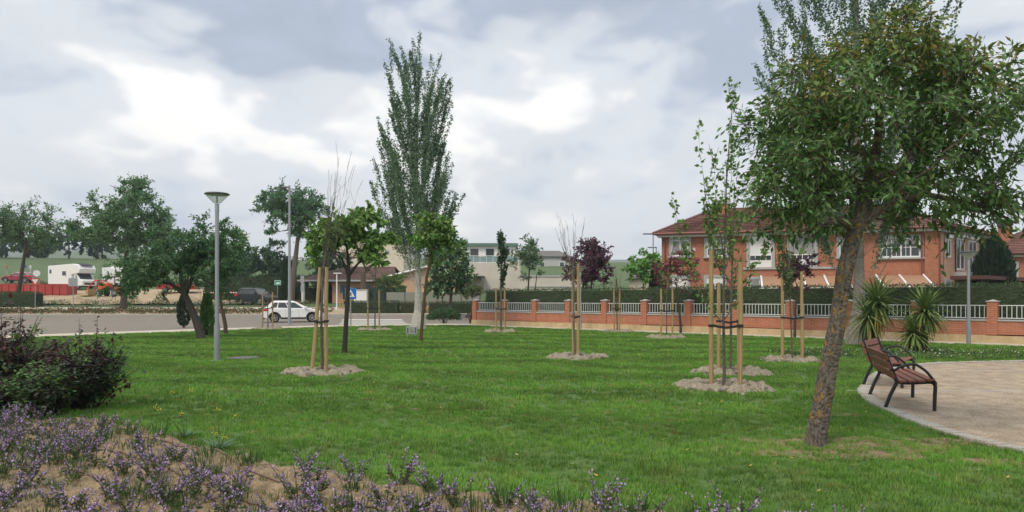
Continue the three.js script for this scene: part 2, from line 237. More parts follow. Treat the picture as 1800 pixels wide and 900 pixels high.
// flower bed in the near left corner
const bedEdgePts = [[-14, 10.6], [-6.9, 10], [-5.3, 9.9], [-4.1, 8.75], [-2.8, 7.6], [-2.05, 7.06], [-1.2, 6.5], [-.23, 6.04], [.66, 5.75], [1.3, 5.5], [2.4, 4.9], [3.2, 4.2], [3.6, 3]];
const bedEdge = x => { if (x <= bedEdgePts[0][0]) return 10.6; for (let i = 1; i < bedEdgePts.length; i++) if (x <= bedEdgePts[i][0]) { const [a, da] = bedEdgePts[i - 1], [b, db] = bedEdgePts[i]; return lerp(da, db, (x - a) / (b - a)) + .16 * n2(x * 2.3, 4); } return 0; };
const soilY = (x, d) => .035 + .035 * fbm2(x * 1.3, d * 1.3, 3) + .02 * n2(x * 6, d * 6);
{ const g = sheet(-14, 3.5, 300, () => 1.2, x => bedEdge(x) + .12, 150, .12, .9, (x, d, t) => soilY(x, d) * (1 - sstep(.95, 1, t)) - .03 * sstep(.97, 1, t)); struct('flower_bed_soil', g, M.soil); }
{ // worn earth showing through the turf
  for (const [x, d, rx, rd, k] of [[3.5, 8, 1.1, .62, 1], [4.95, 8.35, .6, .2, 2], [4.6, 7.3, .42, .15, 3], [5.35, 15.6, .6, .35, 4], [4.65, 10.2, .45, .14, 5], [-.95, 10.8, .5, .22, 6], [8.3, 18.6, 1.1, .3, 7]]) { const pts = []; for (let i = 0; i < 46; i++) { const a = i / 46 * 6.2832, f = 1 + .35 * n2(Math.cos(a) * 1.6 + k * 7, Math.sin(a) * 1.6) + .15 * n2(Math.cos(a) * 5 + k, Math.sin(a) * 5); pts.push([x + Math.cos(a) * rx * f, d + Math.sin(a) * rd * f]); } struct('bare_earth', polySheet(pts, .006, .9), M.soil); }
}
const inBed = (x, d) => x > -14 && x < 3.5 && d < bedEdge(x);
console.log('ground done');
// ------------------------------------------------------------------ trees: skeleton, twigs and leaves
class Skeleton {
  constructor() { this.pt = []; this.par = []; this.paths = []; this.w = []; this.main = []; }
  node(p, parent, main = false) { this.pt.push(p); this.par.push(parent); this.w.push(0); this.main.push(main); return this.pt.length - 1; }
  path(parent, pts, main = false) { const ids = parent < 0 ? [] : [parent]; let last = parent; for (const p of pts) { last = this.node(p, last, main); ids.push(last); } this.paths.push(ids); return last; }
  tipWeight(i, w = 1) { while (i >= 0) { this.w[i] += w; i = this.par[i]; } }
  build(gb, r0, pow, rBase, col, R, minR = .004) { const top = Math.max(...this.w, 1); for (const ids of this.paths) { if (ids.length < 2) continue; const pts = ids.map(i => this.pt[i]), rad = ids.map((i, k) => this.trunkR?.[i] ?? Math.max(minR, rBase * Math.pow(this.w[i] / top, pow))); if (ids[0] >= 0 && rad.length > 1 && !this.main[ids[1]]) rad[0] = Math.min(rad[0], rad[1] * 1.15); gb.tube(pts, rad, rad[1] > .05 ? 10 : rad[1] > .015 ? 6 : 4, vary(col, R, .1)); } }
}
function bend(a, b, R, k, sag = 0, n = 4) { const L = a.distanceTo(b), o = []; for (let i = 1; i <= n; i++) { const t = i / n, p = a.clone().lerp(b, t); if (i < n) p.add(unit(R).multiplyScalar(L * k)); p.y += sag * L * Math.sin(t * Math.PI); o.push(p); } return o; }
function makeTree(o) {
  const R = rng(o.seed), g = thing(o.name, o.label, o.category ?? 'tree', o.at[0], o.at[1], o.at[2], 0, o.group), sk = new Skeleton(); sk.trunkR = {};
  let last = -1; const nodes = [];
  const tr = o.trunk; sk.path(-1, tr.map(t => V(t[0], t[1], t[2])), true); tr.forEach((t, i) => { sk.trunkR[i] = t[3]; if (i && t[1] >= (o.from ?? 0)) nodes.push(i); });
  for (const l of o.limbs ?? []) { const s = sk.path(l.from, l.pts.map(q => V(q[0], q[1], q[2])), true); const ids = sk.paths[sk.paths.length - 1]; ids.forEach((id, k) => { if (k) { sk.trunkR[id] = lerp(l.r[0], l.r[1], k / (ids.length - 1)); nodes.push(id); } }); }
  // foliage clumps inside the crown's ellipsoids
  const clumps = []; const tw = o.crown.reduce((s, e) => s + (e[6] ?? e[3] * e[4] * e[5]), 0);
  for (const e of o.crown) { const n = Math.max(1, Math.round(o.clumps * (e[6] ?? e[3] * e[4] * e[5]) / tw)); for (let i = 0; i < n; i++) { const u = unit(R), r = Math.pow(R(), 1 / (o.shell ?? 2.4)) * (1 + .18 * n3(u.x * 2 + o.seed, u.y * 2, u.z * 2)); clumps.push({ p: V(e[0] + u.x * e[3] * r, e[1] + u.y * e[4] * r, e[2] + u.z * e[5] * r), c: e[7] ?? o.colors }); } }
  const hub = sk.pt[nodes[0] ?? 0]; clumps.sort((a, b) => a.p.distanceTo(hub) - b.p.distanceTo(hub));
  const leaves = new GB(), extra = [], per = Math.round(o.perTwig * (o.dens ?? 1.7)), big = o.big ?? 1.2;
  for (const { p, c } of clumps) {
    let best = nodes[0], bd = 1e9; for (const i of nodes) { const q = sk.pt[i], up = q.y > p.y ? (q.y - p.y) * .8 : 0, dd = q.distanceTo(p) + up; if (dd < bd) { bd = dd; best = i; } }
    const end = sk.path(best, bend(sk.pt[best], p, R, .07, o.sag ?? .05)); sk.tipWeight(end); const ids = sk.paths[sk.paths.length - 1]; for (let k = 2; k < ids.length; k++) nodes.push(ids[k]);
    const out = p.clone().sub(hub).normalize();
    for (let t = 0; t < o.twigs; t++) {
      const d = unit(R).addScaledVector(out, .55); d.y += o.lift ?? .1; d.normalize(); const L = o.twigLen * (.5 + R() * .9), q1 = p.clone().addScaledVector(d, L * .5).add(unit(R).multiplyScalar(L * .1)), q2 = p.clone().addScaledVector(d, L); q2.y -= (o.droop ?? .1) * L;
      const te = sk.path(end, [q1, q2]); sk.tipWeight(te, .12);
      for (let k = 0; k < per; k++) {
        const s = .15 + .85 * (k + R()) / per, at = s < .5 ? p.clone().lerp(q1, s * 2) : q1.clone().lerp(q2, s * 2 - 1); at.add(unit(R).multiplyScalar(L * (o.scatter ?? .12)));
        const dir = unit(R).addScaledVector(d, .8); dir.y -= o.hang ?? .35; dir.normalize(); const side = dir.clone().cross(unit(R)).normalize(); const len = o.leaf[0] * big * (.65 + R() * .6), wid = o.leaf[1] * big * (.7 + R() * .5), col = vary(pick(c, R), R, .28).multiplyScalar(o.tone ?? 2.35);
        if (o.single && R() < o.single) extra.push([at, dir, side, len, wid, col]); else leaves.leaf(at, dir, side, len, wid, col, .2);
      }
    }
  }
  const wood = new GB(); sk.build(wood, 0, o.pow ?? .5, o.limbR, o.bark, R, o.minR);
  part(g, 'trunk', wood.build(), o.barkMat ?? M.bark);
  const cr = part(g, 'crown', leaves.build(), o.leafMat ?? M.leaf); cr.userData.kind = 'stuff';
  return { g, extra, cr };
}
const BARK = [.2, .165, .125], DARKBARK = [.09, .075, .06], GREYBARK = [.27, .25, .22];
const straight = (h, r, lean = 0, n = 5, top = .5) => { const a = []; for (let i = 0; i <= n; i++) a.push([lean * (i / n), h * i / n - (i ? 0 : .15), 0, lerp(r, r * top, i / n) * (i ? 1 : 1.25)]); return a; };

// the broad evergreen leaning over the lawn beside the benches
{
  const green = [[.064, .126, .036], [.05, .1, .032], [.08, .148, .042], [.066, .112, .028]], bronze = [[.1, .135, .03], [.14, .15, .032], [.15, .125, .03], [.08, .122, .03], [.085, .128, .032]];
  const bark = std([1, 1, 1], { roughness: .95, map: tex(512, (u, v) => { let q = mix3([.055, .047, .038], [.17, .145, .115], clamp(.5 + tileNoise(u, v, 26, 5, 3) * 1.5)); return mix3(q, [.32, .17, .02], clamp(tileNoise(u, v, 9, 4, 12) * 3.2 - .35) * .8); }, { srgb: true, rep: .8 }), bumpMap: tex(512, (u, v) => { const q = clamp(.5 + tileNoise(u, v, 22, 5, 3) * 1.6); return [q, q, q]; }, { rep: .8 }), bumpScale: .016 });
  const t = makeTree({ name: 'evergreen_tree', label: 'broad evergreen tree with a leaning orange-lichened trunk beside the benches', seed: 71, at: [3.31, 0, -8.12], from: 2.2,
    trunk: [[-.01, -.15, 0, .14], [0, .06, 0, .116], [.03, .25, 0, .106], [.08, .51, .0, .1], [.145, .9, 0, .094], [.22, 1.26, .0, .09], [.32, 1.88, -.02, .085], [.46, 2.38, -.05, .082], [.61, 2.81, -.08, .066], [.7, 3.19, -.1, .05], [.78, 3.7, -.12, .03]],
    limbs: [{ from: 7, r: [.036, .016], pts: [[.2, 2.46, .1], [-.05, 2.36, .2], [-.35, 2.3, .22]] }, { from: 8, r: [.036, .016], pts: [[.35, 2.95, -.1], [.02, 2.98, -.2], [-.3, 3.25, -.25]] }, { from: 7, r: [.05, .014], pts: [[.75, 2.62, .05], [1.15, 2.72, .1], [1.7, 2.62, .1], [2.15, 2.42, .05]] }, { from: 8, r: [.05, .016], pts: [[.95, 3.1, .1], [1.3, 3.4, .15], [1.6, 3.75, .1]] }, { from: 9, r: [.035, .014], pts: [[.6, 3.5, .15], [.5, 3.85, .3]] }],
    crown: [[.68, 3.4, -.05, 1.3, .98, 1.25], [-.2, 3.05, 0, .78, .72, .85], [-.2, 2.58, 0, .6, .36, .6, .16], [1.7, 3.3, 0, .78, .98, .85], [1.2, 2.62, 0, .75, .34, .7, .16], [2.2, 2.75, 0, .45, .35, .4, .08], [.9, 4.16, -.05, .88, .5, .8, .5, bronze], [.1, 3.9, 0, .6, .38, .6, .16, bronze], [1.75, 3.95, 0, .55, .4, .6, .16, bronze]],
    clumps: 250, twigs: 7, perTwig: 10, dens: 1, big: 1, twigLen: .3, scatter: .17, leaf: [.1, .038], colors: green, hang: .75, droop: .35, limbR: .05, bark: [.1, .085, .065], pow: .5, shell: 2.5, tone: 1.65, minR: .003, leafMat: M.glossLeaf, barkMat: bark, single: .0175 });
  // the leaves one can pick apart
  const gs = [0, 1, 2, 3, 4].map(k => { const b = new GB(); b.leaf(V(), V(0, 0, 1), V(1, 0, 0), .1 * (.8 + k * .1), .038 * (.85 + k * .08), C(1, 1, 1), .2); return b.build(); });
  const ms = [...green, ...bronze].map(c => { const m = M.glossLeaf.clone(); m.vertexColors = false; m.color = C(...c).multiplyScalar(1.65); return m; });
  const R = rng(8); t.extra.slice(0, 298).forEach(([at, dir, side], i) => { const m = part(t.g, i ? `leaf_${String(i).padStart(3, '0')}` : 'leaf', pick(gs, R), pick(ms, R)); m.position.copy(at); m.lookAt(at.clone().add(dir)); m.rotateZ(R() * 6); });
}
// two tall poplars: fastigiate branches clothed in small leaves
function poplar(label, x, z, H, seed, nBr, perM, leafSize, barkTone) {
  const R = rng(seed), g = thing('poplar_tree', label, 'tree', x, 0, z, 0, 'tall poplars'), sk = new Skeleton(), leaves = new GB(); sk.trunkR = {};
  const N = 14, tp = []; for (let i = 0; i <= N; i++) { const t = i / N; tp.push(V(Math.sin(t * 5 + seed) * .12 * t, t * H * .93 - (i ? 0 : .2), Math.cos(t * 4 + seed) * .12 * t)); }
  sk.path(-1, tp, true); tp.forEach((p, i) => { sk.trunkR[i] = lerp(.27, .02, Math.pow(i / N, .42)) * (i === 0 ? 1.9 : i === 1 ? 1.1 : 1); });
  const W = h => { const q = h / H; return (q < .25 ? lerp(.9, 1.6, q / .25) : q < .5 ? lerp(1.6, 2.35, (q - .25) / .25) : q < .72 ? lerp(2.35, 1.75, (q - .5) / .22) : q < .93 ? lerp(1.75, 1.45, (q - .72) / .21) : lerp(1.45, .95, (q - .93) / .07)) * H / 15.6 * 1.22; };
  const cols = [[.14, .235, .125], [.105, .19, .105], [.175, .27, .145], [.125, .215, .13]];
  const clothe = (pts, s0, dens, spread) => { for (let i = 1; i < pts.length; i++) { const a = pts[i - 1], b = pts[i], L = a.distanceTo(b); if (i / pts.length < s0) continue; const n = Math.round(L * dens); for (let k = 0; k < n; k++) { const p = a.clone().lerp(b, R()); const rr = spread * Math.pow(R(), .8) * (1.15 - .75 * i / pts.length); p.add(unit(R).multiplyScalar(rr)); p.y += rr * .3; const dir = unit(R); dir.y -= .2; dir.normalize(); leaves.leaf(p, dir, dir.clone().cross(unit(R)).normalize(), leafSize * (.7 + R() * .6), leafSize * (.6 + R() * .4), vary(pick(cols, R), R, .25), .15); } } };
  for (let b = 0; b < nBr; b++) {
    const h0 = lerp(1.6, H * .76, Math.pow((b + R() * .6) / nBr, 1.4)), i0 = Math.min(N - 1, Math.max(1, Math.round(h0 / H / .93 * N))), base = tp[i0], az = b * 2.39996 + R() * .6, L = lerp(5.4, 2.8, h0 / H) * (.5 + R() * .75), h1 = Math.min(H * (.965 + R() * .035), base.y + L), rr = W(h1) * (.35 + .65 * Math.sqrt(R())), pts = [], n = 8, kx = Math.cos(az), kz = Math.sin(az), wob = R() * 6;
    for (let i = 1; i <= n; i++) { const t = i / n, rad = rr * Math.pow(t, .78), w = .1 * Math.sin(wob + t * 5); pts.push(V(base.x + kx * rad - kz * w, lerp(base.y, h1, t), base.z + kz * rad + kx * w)); }
    const e = sk.path(i0, pts); sk.tipWeight(e, L * .6); clothe(pts, h0 < 3 ? .3 : .2, perM, .3);
    for (let k = 0; k < 4; k++) { const j = 2 + Math.floor(R() * 5), q = pts[j], sl = .7 + R() * 1.1, a2 = az + (R() - .5) * 2.6, sp = [1, 2, 3].map(t => V(q.x + Math.cos(a2) * sl * .32 * t / 3, q.y + sl * t / 3, q.z + Math.sin(a2) * sl * .32 * t / 3)); const ids = sk.paths.find(P => P[P.length - 1] === e); const se = sk.path(ids[j + 1], sp); sk.tipWeight(se, .4); clothe(sp, 0, perM * .9, .2); }
  }
  clothe(tp.slice(6), .1, perM * .9, .3);
  const wood = new GB(); sk.build(wood, 0, .55, .1, barkTone, R, .006);
  const bark = std([1, 1, 1], { vertexColors: true, roughness: .9, map: tex(512, (u, v) => { const q = 1.25 + tileNoise(u, v, 10, 4, seed) * .7, k = clamp(tileNoise(u, v * 2.2, 15, 4, seed + 3) * 5 - .75); return [lerp(q, .2, k), lerp(q, .19, k), lerp(q, .18, k)].map(x => x * .75); }, { srgb: true, rep: .9 }), bumpMap: tex(256, (u, v) => { const q = .5 + tileNoise(u, v, 14, 4, seed + 3); return [q, q, q]; }), bumpScale: .02 });
  part(g, 'trunk', wood.build(), bark); part(g, 'crown', leaves.build(), M.leaf).userData.kind = 'stuff';
}
poplar('tall narrow poplar with pale trunk standing alone at the lawn edge', -4.97, -39.4, 15.0, 21, 88, 105, .092, [.5, .49, .45]);
poplar('tall poplar towering behind the evergreen, its top cut by the frame', 12.2, -26.2, 22, 33, 96, 120, .088, [.26, .24, .21]);
console.log('poplars');
const G1 = [[.062, .12, .05], [.052, .102, .045], [.076, .135, .055]], LIME = [[.13, .24, .05], [.1, .195, .042], [.165, .27, .07]], FRESH = [[.085, .17, .04], [.065, .14, .035]], PURPLE = [[.055, .024, .04], [.04, .019, .031], [.08, .034, .046]], DARK = [[.028, .06, .032], [.035, .07, .036], [.024, .05, .028]];
const far = d => hgt(d);
// street and park trees
makeTree({ name: 'street_tree', label: 'large spreading green tree across the road beside the works machine', seed: 101, at: [-36.5, far(70), -70], from: 4.6, trunk: straight(7, .3, .4), crown: [[.2, 8.4, 0, 3.9, 2.9, 3.6], [-2.9, 7.2, 0, 2, 1.2, 2, 7], [2.6, 7, 0, 2.4, 2.4, 2.4], [1.2, 10.9, 0, 1.8, 1.5, 1.7, 6]], clumps: 130, twigs: 6, perTwig: 12, twigLen: 1.0, scatter: .16, leaf: [.24, .12], colors: G1, limbR: .2, bark: DARKBARK, minR: .02, shell: 1.8 });
makeTree({ name: 'street_tree', label: 'round-crowned green tree with a slanting trunk behind the tall street light', seed: 102, at: [-22.9, far(77), -77], from: 5, trunk: straight(8, .34, .9), crown: [[.3, 9.2, 0, 3.3, 2.7, 3.1], [-1.4, 10.3, 0, 1.9, 1.8, 1.9, 8], [2.2, 9.3, 0, 1.7, 1.9, 1.8, 7]], clumps: 105, twigs: 6, perTwig: 12, twigLen: .95, scatter: .16, leaf: [.24, .12], colors: [[.05, .105, .05], [.04, .088, .043]], limbR: .2, bark: BARK, minR: .02, shell: 1.9 });
makeTree({ name: 'street_tree', label: 'loose pale green tree at the far left edge beyond the hedge', seed: 103, at: [-50.5, far(76), -76], from: 4, trunk: straight(6.5, .25, 1), crown: [[0, 8, 0, 4.2, 2.3, 3.4], [2, 6.8, 0, 2.2, 1.5, 2, 6], [-2, 9, 0, 2.4, 1.6, 2, 6]], clumps: 80, twigs: 6, perTwig: 9, twigLen: 1.1, scatter: .18, leaf: [.22, .11], colors: [[.06, .115, .045], [.05, .1, .04]], limbR: .16, bark: DARKBARK, minR: .02, shell: 1.7 });
makeTree({ name: 'leaning_tree', label: 'low bushy dark green tree leaning left on a bent trunk', seed: 104, at: [-12.45, 0, -29.9], from: 1.5, trunk: [[0, -.1, 0, .2], [-.05, .2, 0, .17], [-.25, .8, 0, .15], [-.5, 1.4, 0, .13], [-.68, 1.8, 0, .12], [-.8, 2.3, 0, .09], [-.85, 2.8, 0, .06]], limbs: [{ from: 4, r: [.08, .03], pts: [[-1.2, 2.2, .1], [-1.9, 2.4, .1], [-2.6, 2.3, 0]] }, { from: 4, r: [.08, .03], pts: [[-.3, 2.5, .1], [.3, 3.2, .1], [.8, 3.8, 0]] }], crown: [[-.9, 3.1, 0, 1.7, 1.05, 1.5], [-2.3, 2.4, 0, 1.25, .95, 1.2], [.4, 3.7, 0, 1.15, 1.25, 1.1], [.5, 2.6, 0, .9, .8, .9]], clumps: 150, twigs: 6, perTwig: 11, twigLen: .42, scatter: .16, leaf: [.12, .05], colors: [[.04, .085, .036], [.033, .07, .031], [.05, .098, .038]], limbR: .06, bark: DARKBARK, minR: .008, shell: 1.9 });
makeTree({ name: 'leaning_tree', label: 'slim tree with a crooked thin trunk just left of the lamp post', seed: 105, at: [-13, 0, -33.8], from: 2, trunk: [[.02, -.1, 0, .1], [.0, .4, 0, .085], [-.12, 1, 0, .08], [-.25, 1.6, 0, .075], [-.15, 2.4, 0, .06], [0, 3.4, 0, .04]], crown: [[.1, 3.6, 0, .95, 1.2, .9]], clumps: 40, twigs: 6, perTwig: 9, twigLen: .4, leaf: [.13, .055], colors: G1, limbR: .035, bark: [.14, .1, .07], minR: .008 });
makeTree({ name: 'catalpa_tree', label: 'umbrella-shaped young tree with big lime leaves and a dark bent trunk', seed: 106, at: [-4.95, 0, -22], from: 2.2, group: 'lime-leaved young trees', trunk: [[0, -.1, 0, .085], [.02, .3, 0, .072], [.07, 1.2, 0, .064], [.13, 2.3, 0, .06], [.1, 2.9, 0, .035], [0, 3.5, 0, .02]], limbs: [{ from: 3, r: [.04, .016], pts: [[.4, 2.6, .1], [.7, 2.95, .2], [1, 3.15, .1]] }, { from: 3, r: [.03, .014], pts: [[-.1, 2.8, -.1], [-.5, 3.1, -.1], [-.8, 3.2, 0]] }], crown: [[.25, 3.55, 0, 1.2, .55, 1.05], [.85, 3.05, 0, .62, .62, .7], [-.62, 3.15, 0, .5, .55, .6], [.5, 3.9, 0, .65, .32, .5, .18]], clumps: 60, twigs: 5, perTwig: 5, twigLen: .32, scatter: .14, leaf: [.2, .13], colors: LIME, tone: 1.25, big: 1, hang: .9, limbR: .035, bark: [.06, .05, .045], minR: .008, shell: 2 });
makeTree({ name: 'catalpa_tree', label: 'slender young tree with lime leaves in front of the pale poplar trunk', seed: 107, at: [-3.4, 0, -27.9], from: 2.9, group: 'lime-leaved young trees', trunk: [[0, -.1, 0, .075], [0, .3, 0, .065], [.08, 1.2, 0, .06], [.2, 2.4, 0, .052], [.36, 3.1, 0, .046], [.4, 3.6, 0, .02]], crown: [[.4, 4.15, 0, .85, .62, .8], [.1, 3.6, 0, .6, .4, .6, .1], [.8, 3.7, 0, .5, .45, .5, .1], [.45, 3.35, 0, .3, .3, .3, .03]], clumps: 44, twigs: 4, perTwig: 5, twigLen: .3, scatter: .14, leaf: [.21, .13], colors: LIME, tone: 1.25, big: 1, hang: .9, limbR: .035, bark: [.17, .11, .045], minR: .008 });
makeTree({ name: 'chestnut_tree', label: 'dense rounded chestnut tree with pale flower spikes beside the clipped round bush', seed: 108, at: [-5, far(60), -60], from: 1.9, trunk: straight(3.4, .16, .15), crown: [[0, 4, 0, 1.75, 2.1, 1.75], [-.6, 2.7, 0, 1.4, .7, 1.4, 1.6], [.3, 5.6, 0, 1, 1, 1, 1]], clumps: 130, twigs: 6, perTwig: 10, twigLen: .5, leaf: [.26, .13], colors: [[.035, .085, .035], [.045, .1, .04], [.035, .08, .03], [.03, .07, .03], [.04, .09, .03], [.3, .3, .2]], hang: .5, limbR: .09, bark: [.16, .15, .13], minR: .012, shell: 1.9 });
makeTree({ name: 'pollarded_tree', label: 'thick-trunked pollarded tree with sparse upswept branches before the low house', seed: 109, at: [-13.9, far(70), -70], from: 2.6, trunk: straight(3.4, .32, -.1, 5, .75), crown: [[.2, 5.1, 0, 2.2, 1.5, 2]], clumps: 44, twigs: 4, perTwig: 3, twigLen: .8, lift: .8, leaf: [.15, .08], colors: [[.11, .1, .05], [.08, .1, .04]], limbR: .16, bark: [.17, .135, .09], minR: .018, shell: 1.6 });
makeTree({ name: 'garden_tree', label: 'small olive-green garden tree left of the pale poplar trunk', seed: 110, at: [-11.6, far(72), -72], from: .8, trunk: straight(1.6, .08), crown: [[0, 2.3, 0, 1.45, 1, 1.3]], clumps: 45, twigs: 5, perTwig: 9, twigLen: .4, leaf: [.16, .09], colors: [[.075, .115, .03], [.05, .09, .03]], limbR: .05, bark: BARK, minR: .012 });
makeTree({ name: 'garden_tree', label: 'small round dark tree beside the left end of the brick wall', seed: 111, at: [-3.1, far(58), -58], from: 1, trunk: straight(1.9, .06), crown: [[0, 2.2, 0, .75, .55, .7]], clumps: 26, twigs: 5, perTwig: 8, twigLen: .3, leaf: [.12, .07], colors: [[.06, .09, .03], [.05, .07, .03]], limbR: .03, bark: BARK, minR: .01 });
makeTree({ name: 'garden_tree', label: 'airy green tree with two thin trunks behind the hedge left of the purple tree', seed: 112, at: [1.05, far(55), -55], from: 2.4, trunk: straight(5.2, .08, .3), limbs: [{ from: 1, r: [.06, .03], pts: [[.6, 2, 0], [.8, 3.6, 0]] }], crown: [[.2, 4.7, 0, 1.3, 1.7, 1.2]], clumps: 50, twigs: 5, perTwig: 6, twigLen: .45, leaf: [.15, .09], colors: [[.055, .1, .05], [.07, .11, .06]], limbR: .04, bark: DARKBARK, minR: .01, shell: 1.6 });
makeTree({ name: 'purple_plum_tree', label: 'wide purple-leaved plum tree rising behind the hedge left of the brick house', seed: 113, at: [5, -.1, -47], from: 1.6, trunk: straight(2.8, .1), crown: [[0, 3.6, 0, 1.75, 1.25, 1.5], [.1, 4.6, 0, .9, .8, .9, 1.2]], clumps: 95, twigs: 6, perTwig: 9, twigLen: .42, leaf: [.13, .075], colors: [...PURPLE, [.06, .03, .045]], limbR: .06, bark: DARKBARK, minR: .01 });
makeTree({ name: 'garden_tree', label: 'bright green fig-like tree beside the left corner of the brick house', seed: 114, at: [8.15, -.1, -46.2], from: 1.8, trunk: straight(3.2, .07), crown: [[0, 3.6, 0, 1.05, 1.1, 1]], clumps: 34, twigs: 4, perTwig: 6, twigLen: .38, leaf: [.2, .14], colors: FRESH, limbR: .04, bark: BARK, minR: .01 });
makeTree({ name: 'purple_plum_tree', label: 'small sparse reddish plum tree standing before the railing with a bare leaning trunk', seed: 115, at: [7.9, 0, -34.9], from: 1.4, trunk: [[0, -.1, 0, .07], [0, .3, 0, .058], [-.06, 1, 0, .05], [-.18, 1.8, 0, .042], [-.2, 2.3, 0, .03]], crown: [[-.25, 2.75, 0, 1.15, .95, 1]], clumps: 46, twigs: 5, perTwig: 4, twigLen: .34, lift: .5, leaf: [.1, .055], colors: [[.11, .035, .035], [.075, .028, .035]], limbR: .03, bark: DARKBARK, minR: .007 });
makeTree({ name: 'purple_plum_tree', label: 'dark purple-leaved young tree behind the stakes left of the leaning trunk', seed: 116, at: [11.6, 0, -30.6], from: 1.2, trunk: straight(2.2, .055, .1), crown: [[0, 2.55, 0, .75, .72, .7], [.6, 2.9, 0, .4, .5, .4, .06]], clumps: 40, twigs: 5, perTwig: 7, twigLen: .3, lift: .5, leaf: [.1, .055], colors: PURPLE, limbR: .03, bark: DARKBARK, minR: .007 });
// conifers: upright plumes
function conifer(name, label, x, y, z, h, r, seed, cols, egg = false, group) {
  const R = rng(seed), g = thing(name, label, 'tree', x, y, z, 0, group), b = new GB(), w = new GB();
  w.tube([V(0, -.1, 0), V(0, h * .5, 0), V(0, h * .92, 0)], [r * .12 + .03, r * .08 + .02, .01], 6, C(...DARKBARK)); const n = Math.round(520 * h * r + 500);
  for (let i = 0; i < n; i++) { const t = Math.pow(R(), .85), prof = egg ? Math.pow(Math.sin(Math.PI * Math.pow(t * .97 + .03, .8)), .55) : Math.pow(1 - t, .7) * Math.min(1, t * 9 + .35), a = R() * 6.28, q = r * prof * (.62 + .4 * Math.sqrt(R())) * (1 + .1 * n3(Math.cos(a) * 2, t * 6, Math.sin(a) * 2 + seed)), p = V(Math.cos(a) * q, t * h, Math.sin(a) * q), d = V(Math.cos(a) * .45, .9 + R() * .4, Math.sin(a) * .45).addScaledVector(unit(R), .3).normalize(); const L = (.12 + .06 * h) * (.6 + R() * .6); b.leaf(p, d, d.clone().cross(unit(R)).normalize(), L, L * .45, vary(pick(cols, R), R, .3), .3); }
  part(g, 'trunk', w.build(), M.bark); part(g, 'crown', b.build(), M.leaf).userData.kind = 'stuff'; return g;
}
conifer('cypress_tree', 'small dark capsule-shaped cypress at the roadside behind the leaning tree', -19.2, -.02, -43.6, 1.75, .33, 201, DARK, true);
conifer('cypress_tree', 'tall dark cypress beside the right end of the brick house', 30.1, -.1, -46.6, 5.2, 1.15, 202, DARK, true);
conifer('cypress_tree', 'dark cone-shaped conifer against the left corner of the brick house', 9.05, -.1, -46.6, 3.9, .72, 203, DARK);
conifer('cypress_tree', 'small bright green upright shrub beside the leaning tree trunk', -12.85, 0, -31.4, 1.75, .34, 204, [[.14, .27, .07], [.11, .22, .06]]);
conifer('roadside_sapling', 'slim green young tree behind the black car', -24.6, far(81), -81, 4.6, .9, 205, [[.045, .1, .045], [.06, .12, .05]]);
// dark evergreen trees on the golf slope and behind the low house
const far_trees = [[-121, 178, 8, 7, 'dark evergreen tree at the far left edge of the golf slope'], [-116, 182, 6, 5.6, 'small round dark tree alone on the golf skyline'], [-119, 190, 8, 4, 'pale thin tree on the golf skyline behind the left trees'], [-107, 180, 9.5, 6, 'left dark tree of the clump above the camper van'], [-102.5, 184, 8, 6, 'middle dark tree of the clump above the camper van'], [-99, 180, 9, 6, 'right dark tree of the clump above the camper van'], [-94.5, 186, 8.5, 7, 'dark tree above the white van on the golf skyline'], [-86, 186, 8, 6, 'dark tree behind the large street tree on the golf skyline']];
far_trees.forEach(([x, d, h, w, label], i) => makeTree({ name: 'evergreen_parkland_tree', label, group: 'dark trees on the golf skyline', seed: 300 + i, at: [x, far(d) - .3, -d], from: h * .2, trunk: straight(h * .5, .25), crown: [[0, h * .55, 0, w * .55, h * .42, w * .5], [w * .2, h * .75, 0, w * .3, h * .25, w * .3]], clumps: 46, twigs: 5, perTwig: 8, twigLen: h * .1, leaf: [.5, .32], colors: i === 2 ? G1 : DARK, limbR: .12, bark: DARKBARK, minR: .05 }));
[[-27.6, 86, 6.4, 5.6, 'flat-topped dark pine behind the black car'], [-22.2, 90, 6.2, 6.5, 'dark pine clump left of the low tiled house'], [-33.4, 92, 5.2, 4, 'dark bushy tree left of the flat-topped pine']].forEach(([x, d, h, w, label], i) => makeTree({ name: 'pine_tree', label, seed: 330 + i, at: [x, far(d) - .2, -d], from: h * .3, trunk: straight(h * .6, .2), crown: [[0, h * .72, 0, w * .52, h * .3, w * .5], [0, h * .4, 0, w * .45, h * .35, w * .4]], clumps: 70, twigs: 6, perTwig: 10, twigLen: .6, leaf: [.3, .12], colors: DARK, limbR: .12, bark: DARKBARK, minR: .02 }));
console.log('trees');

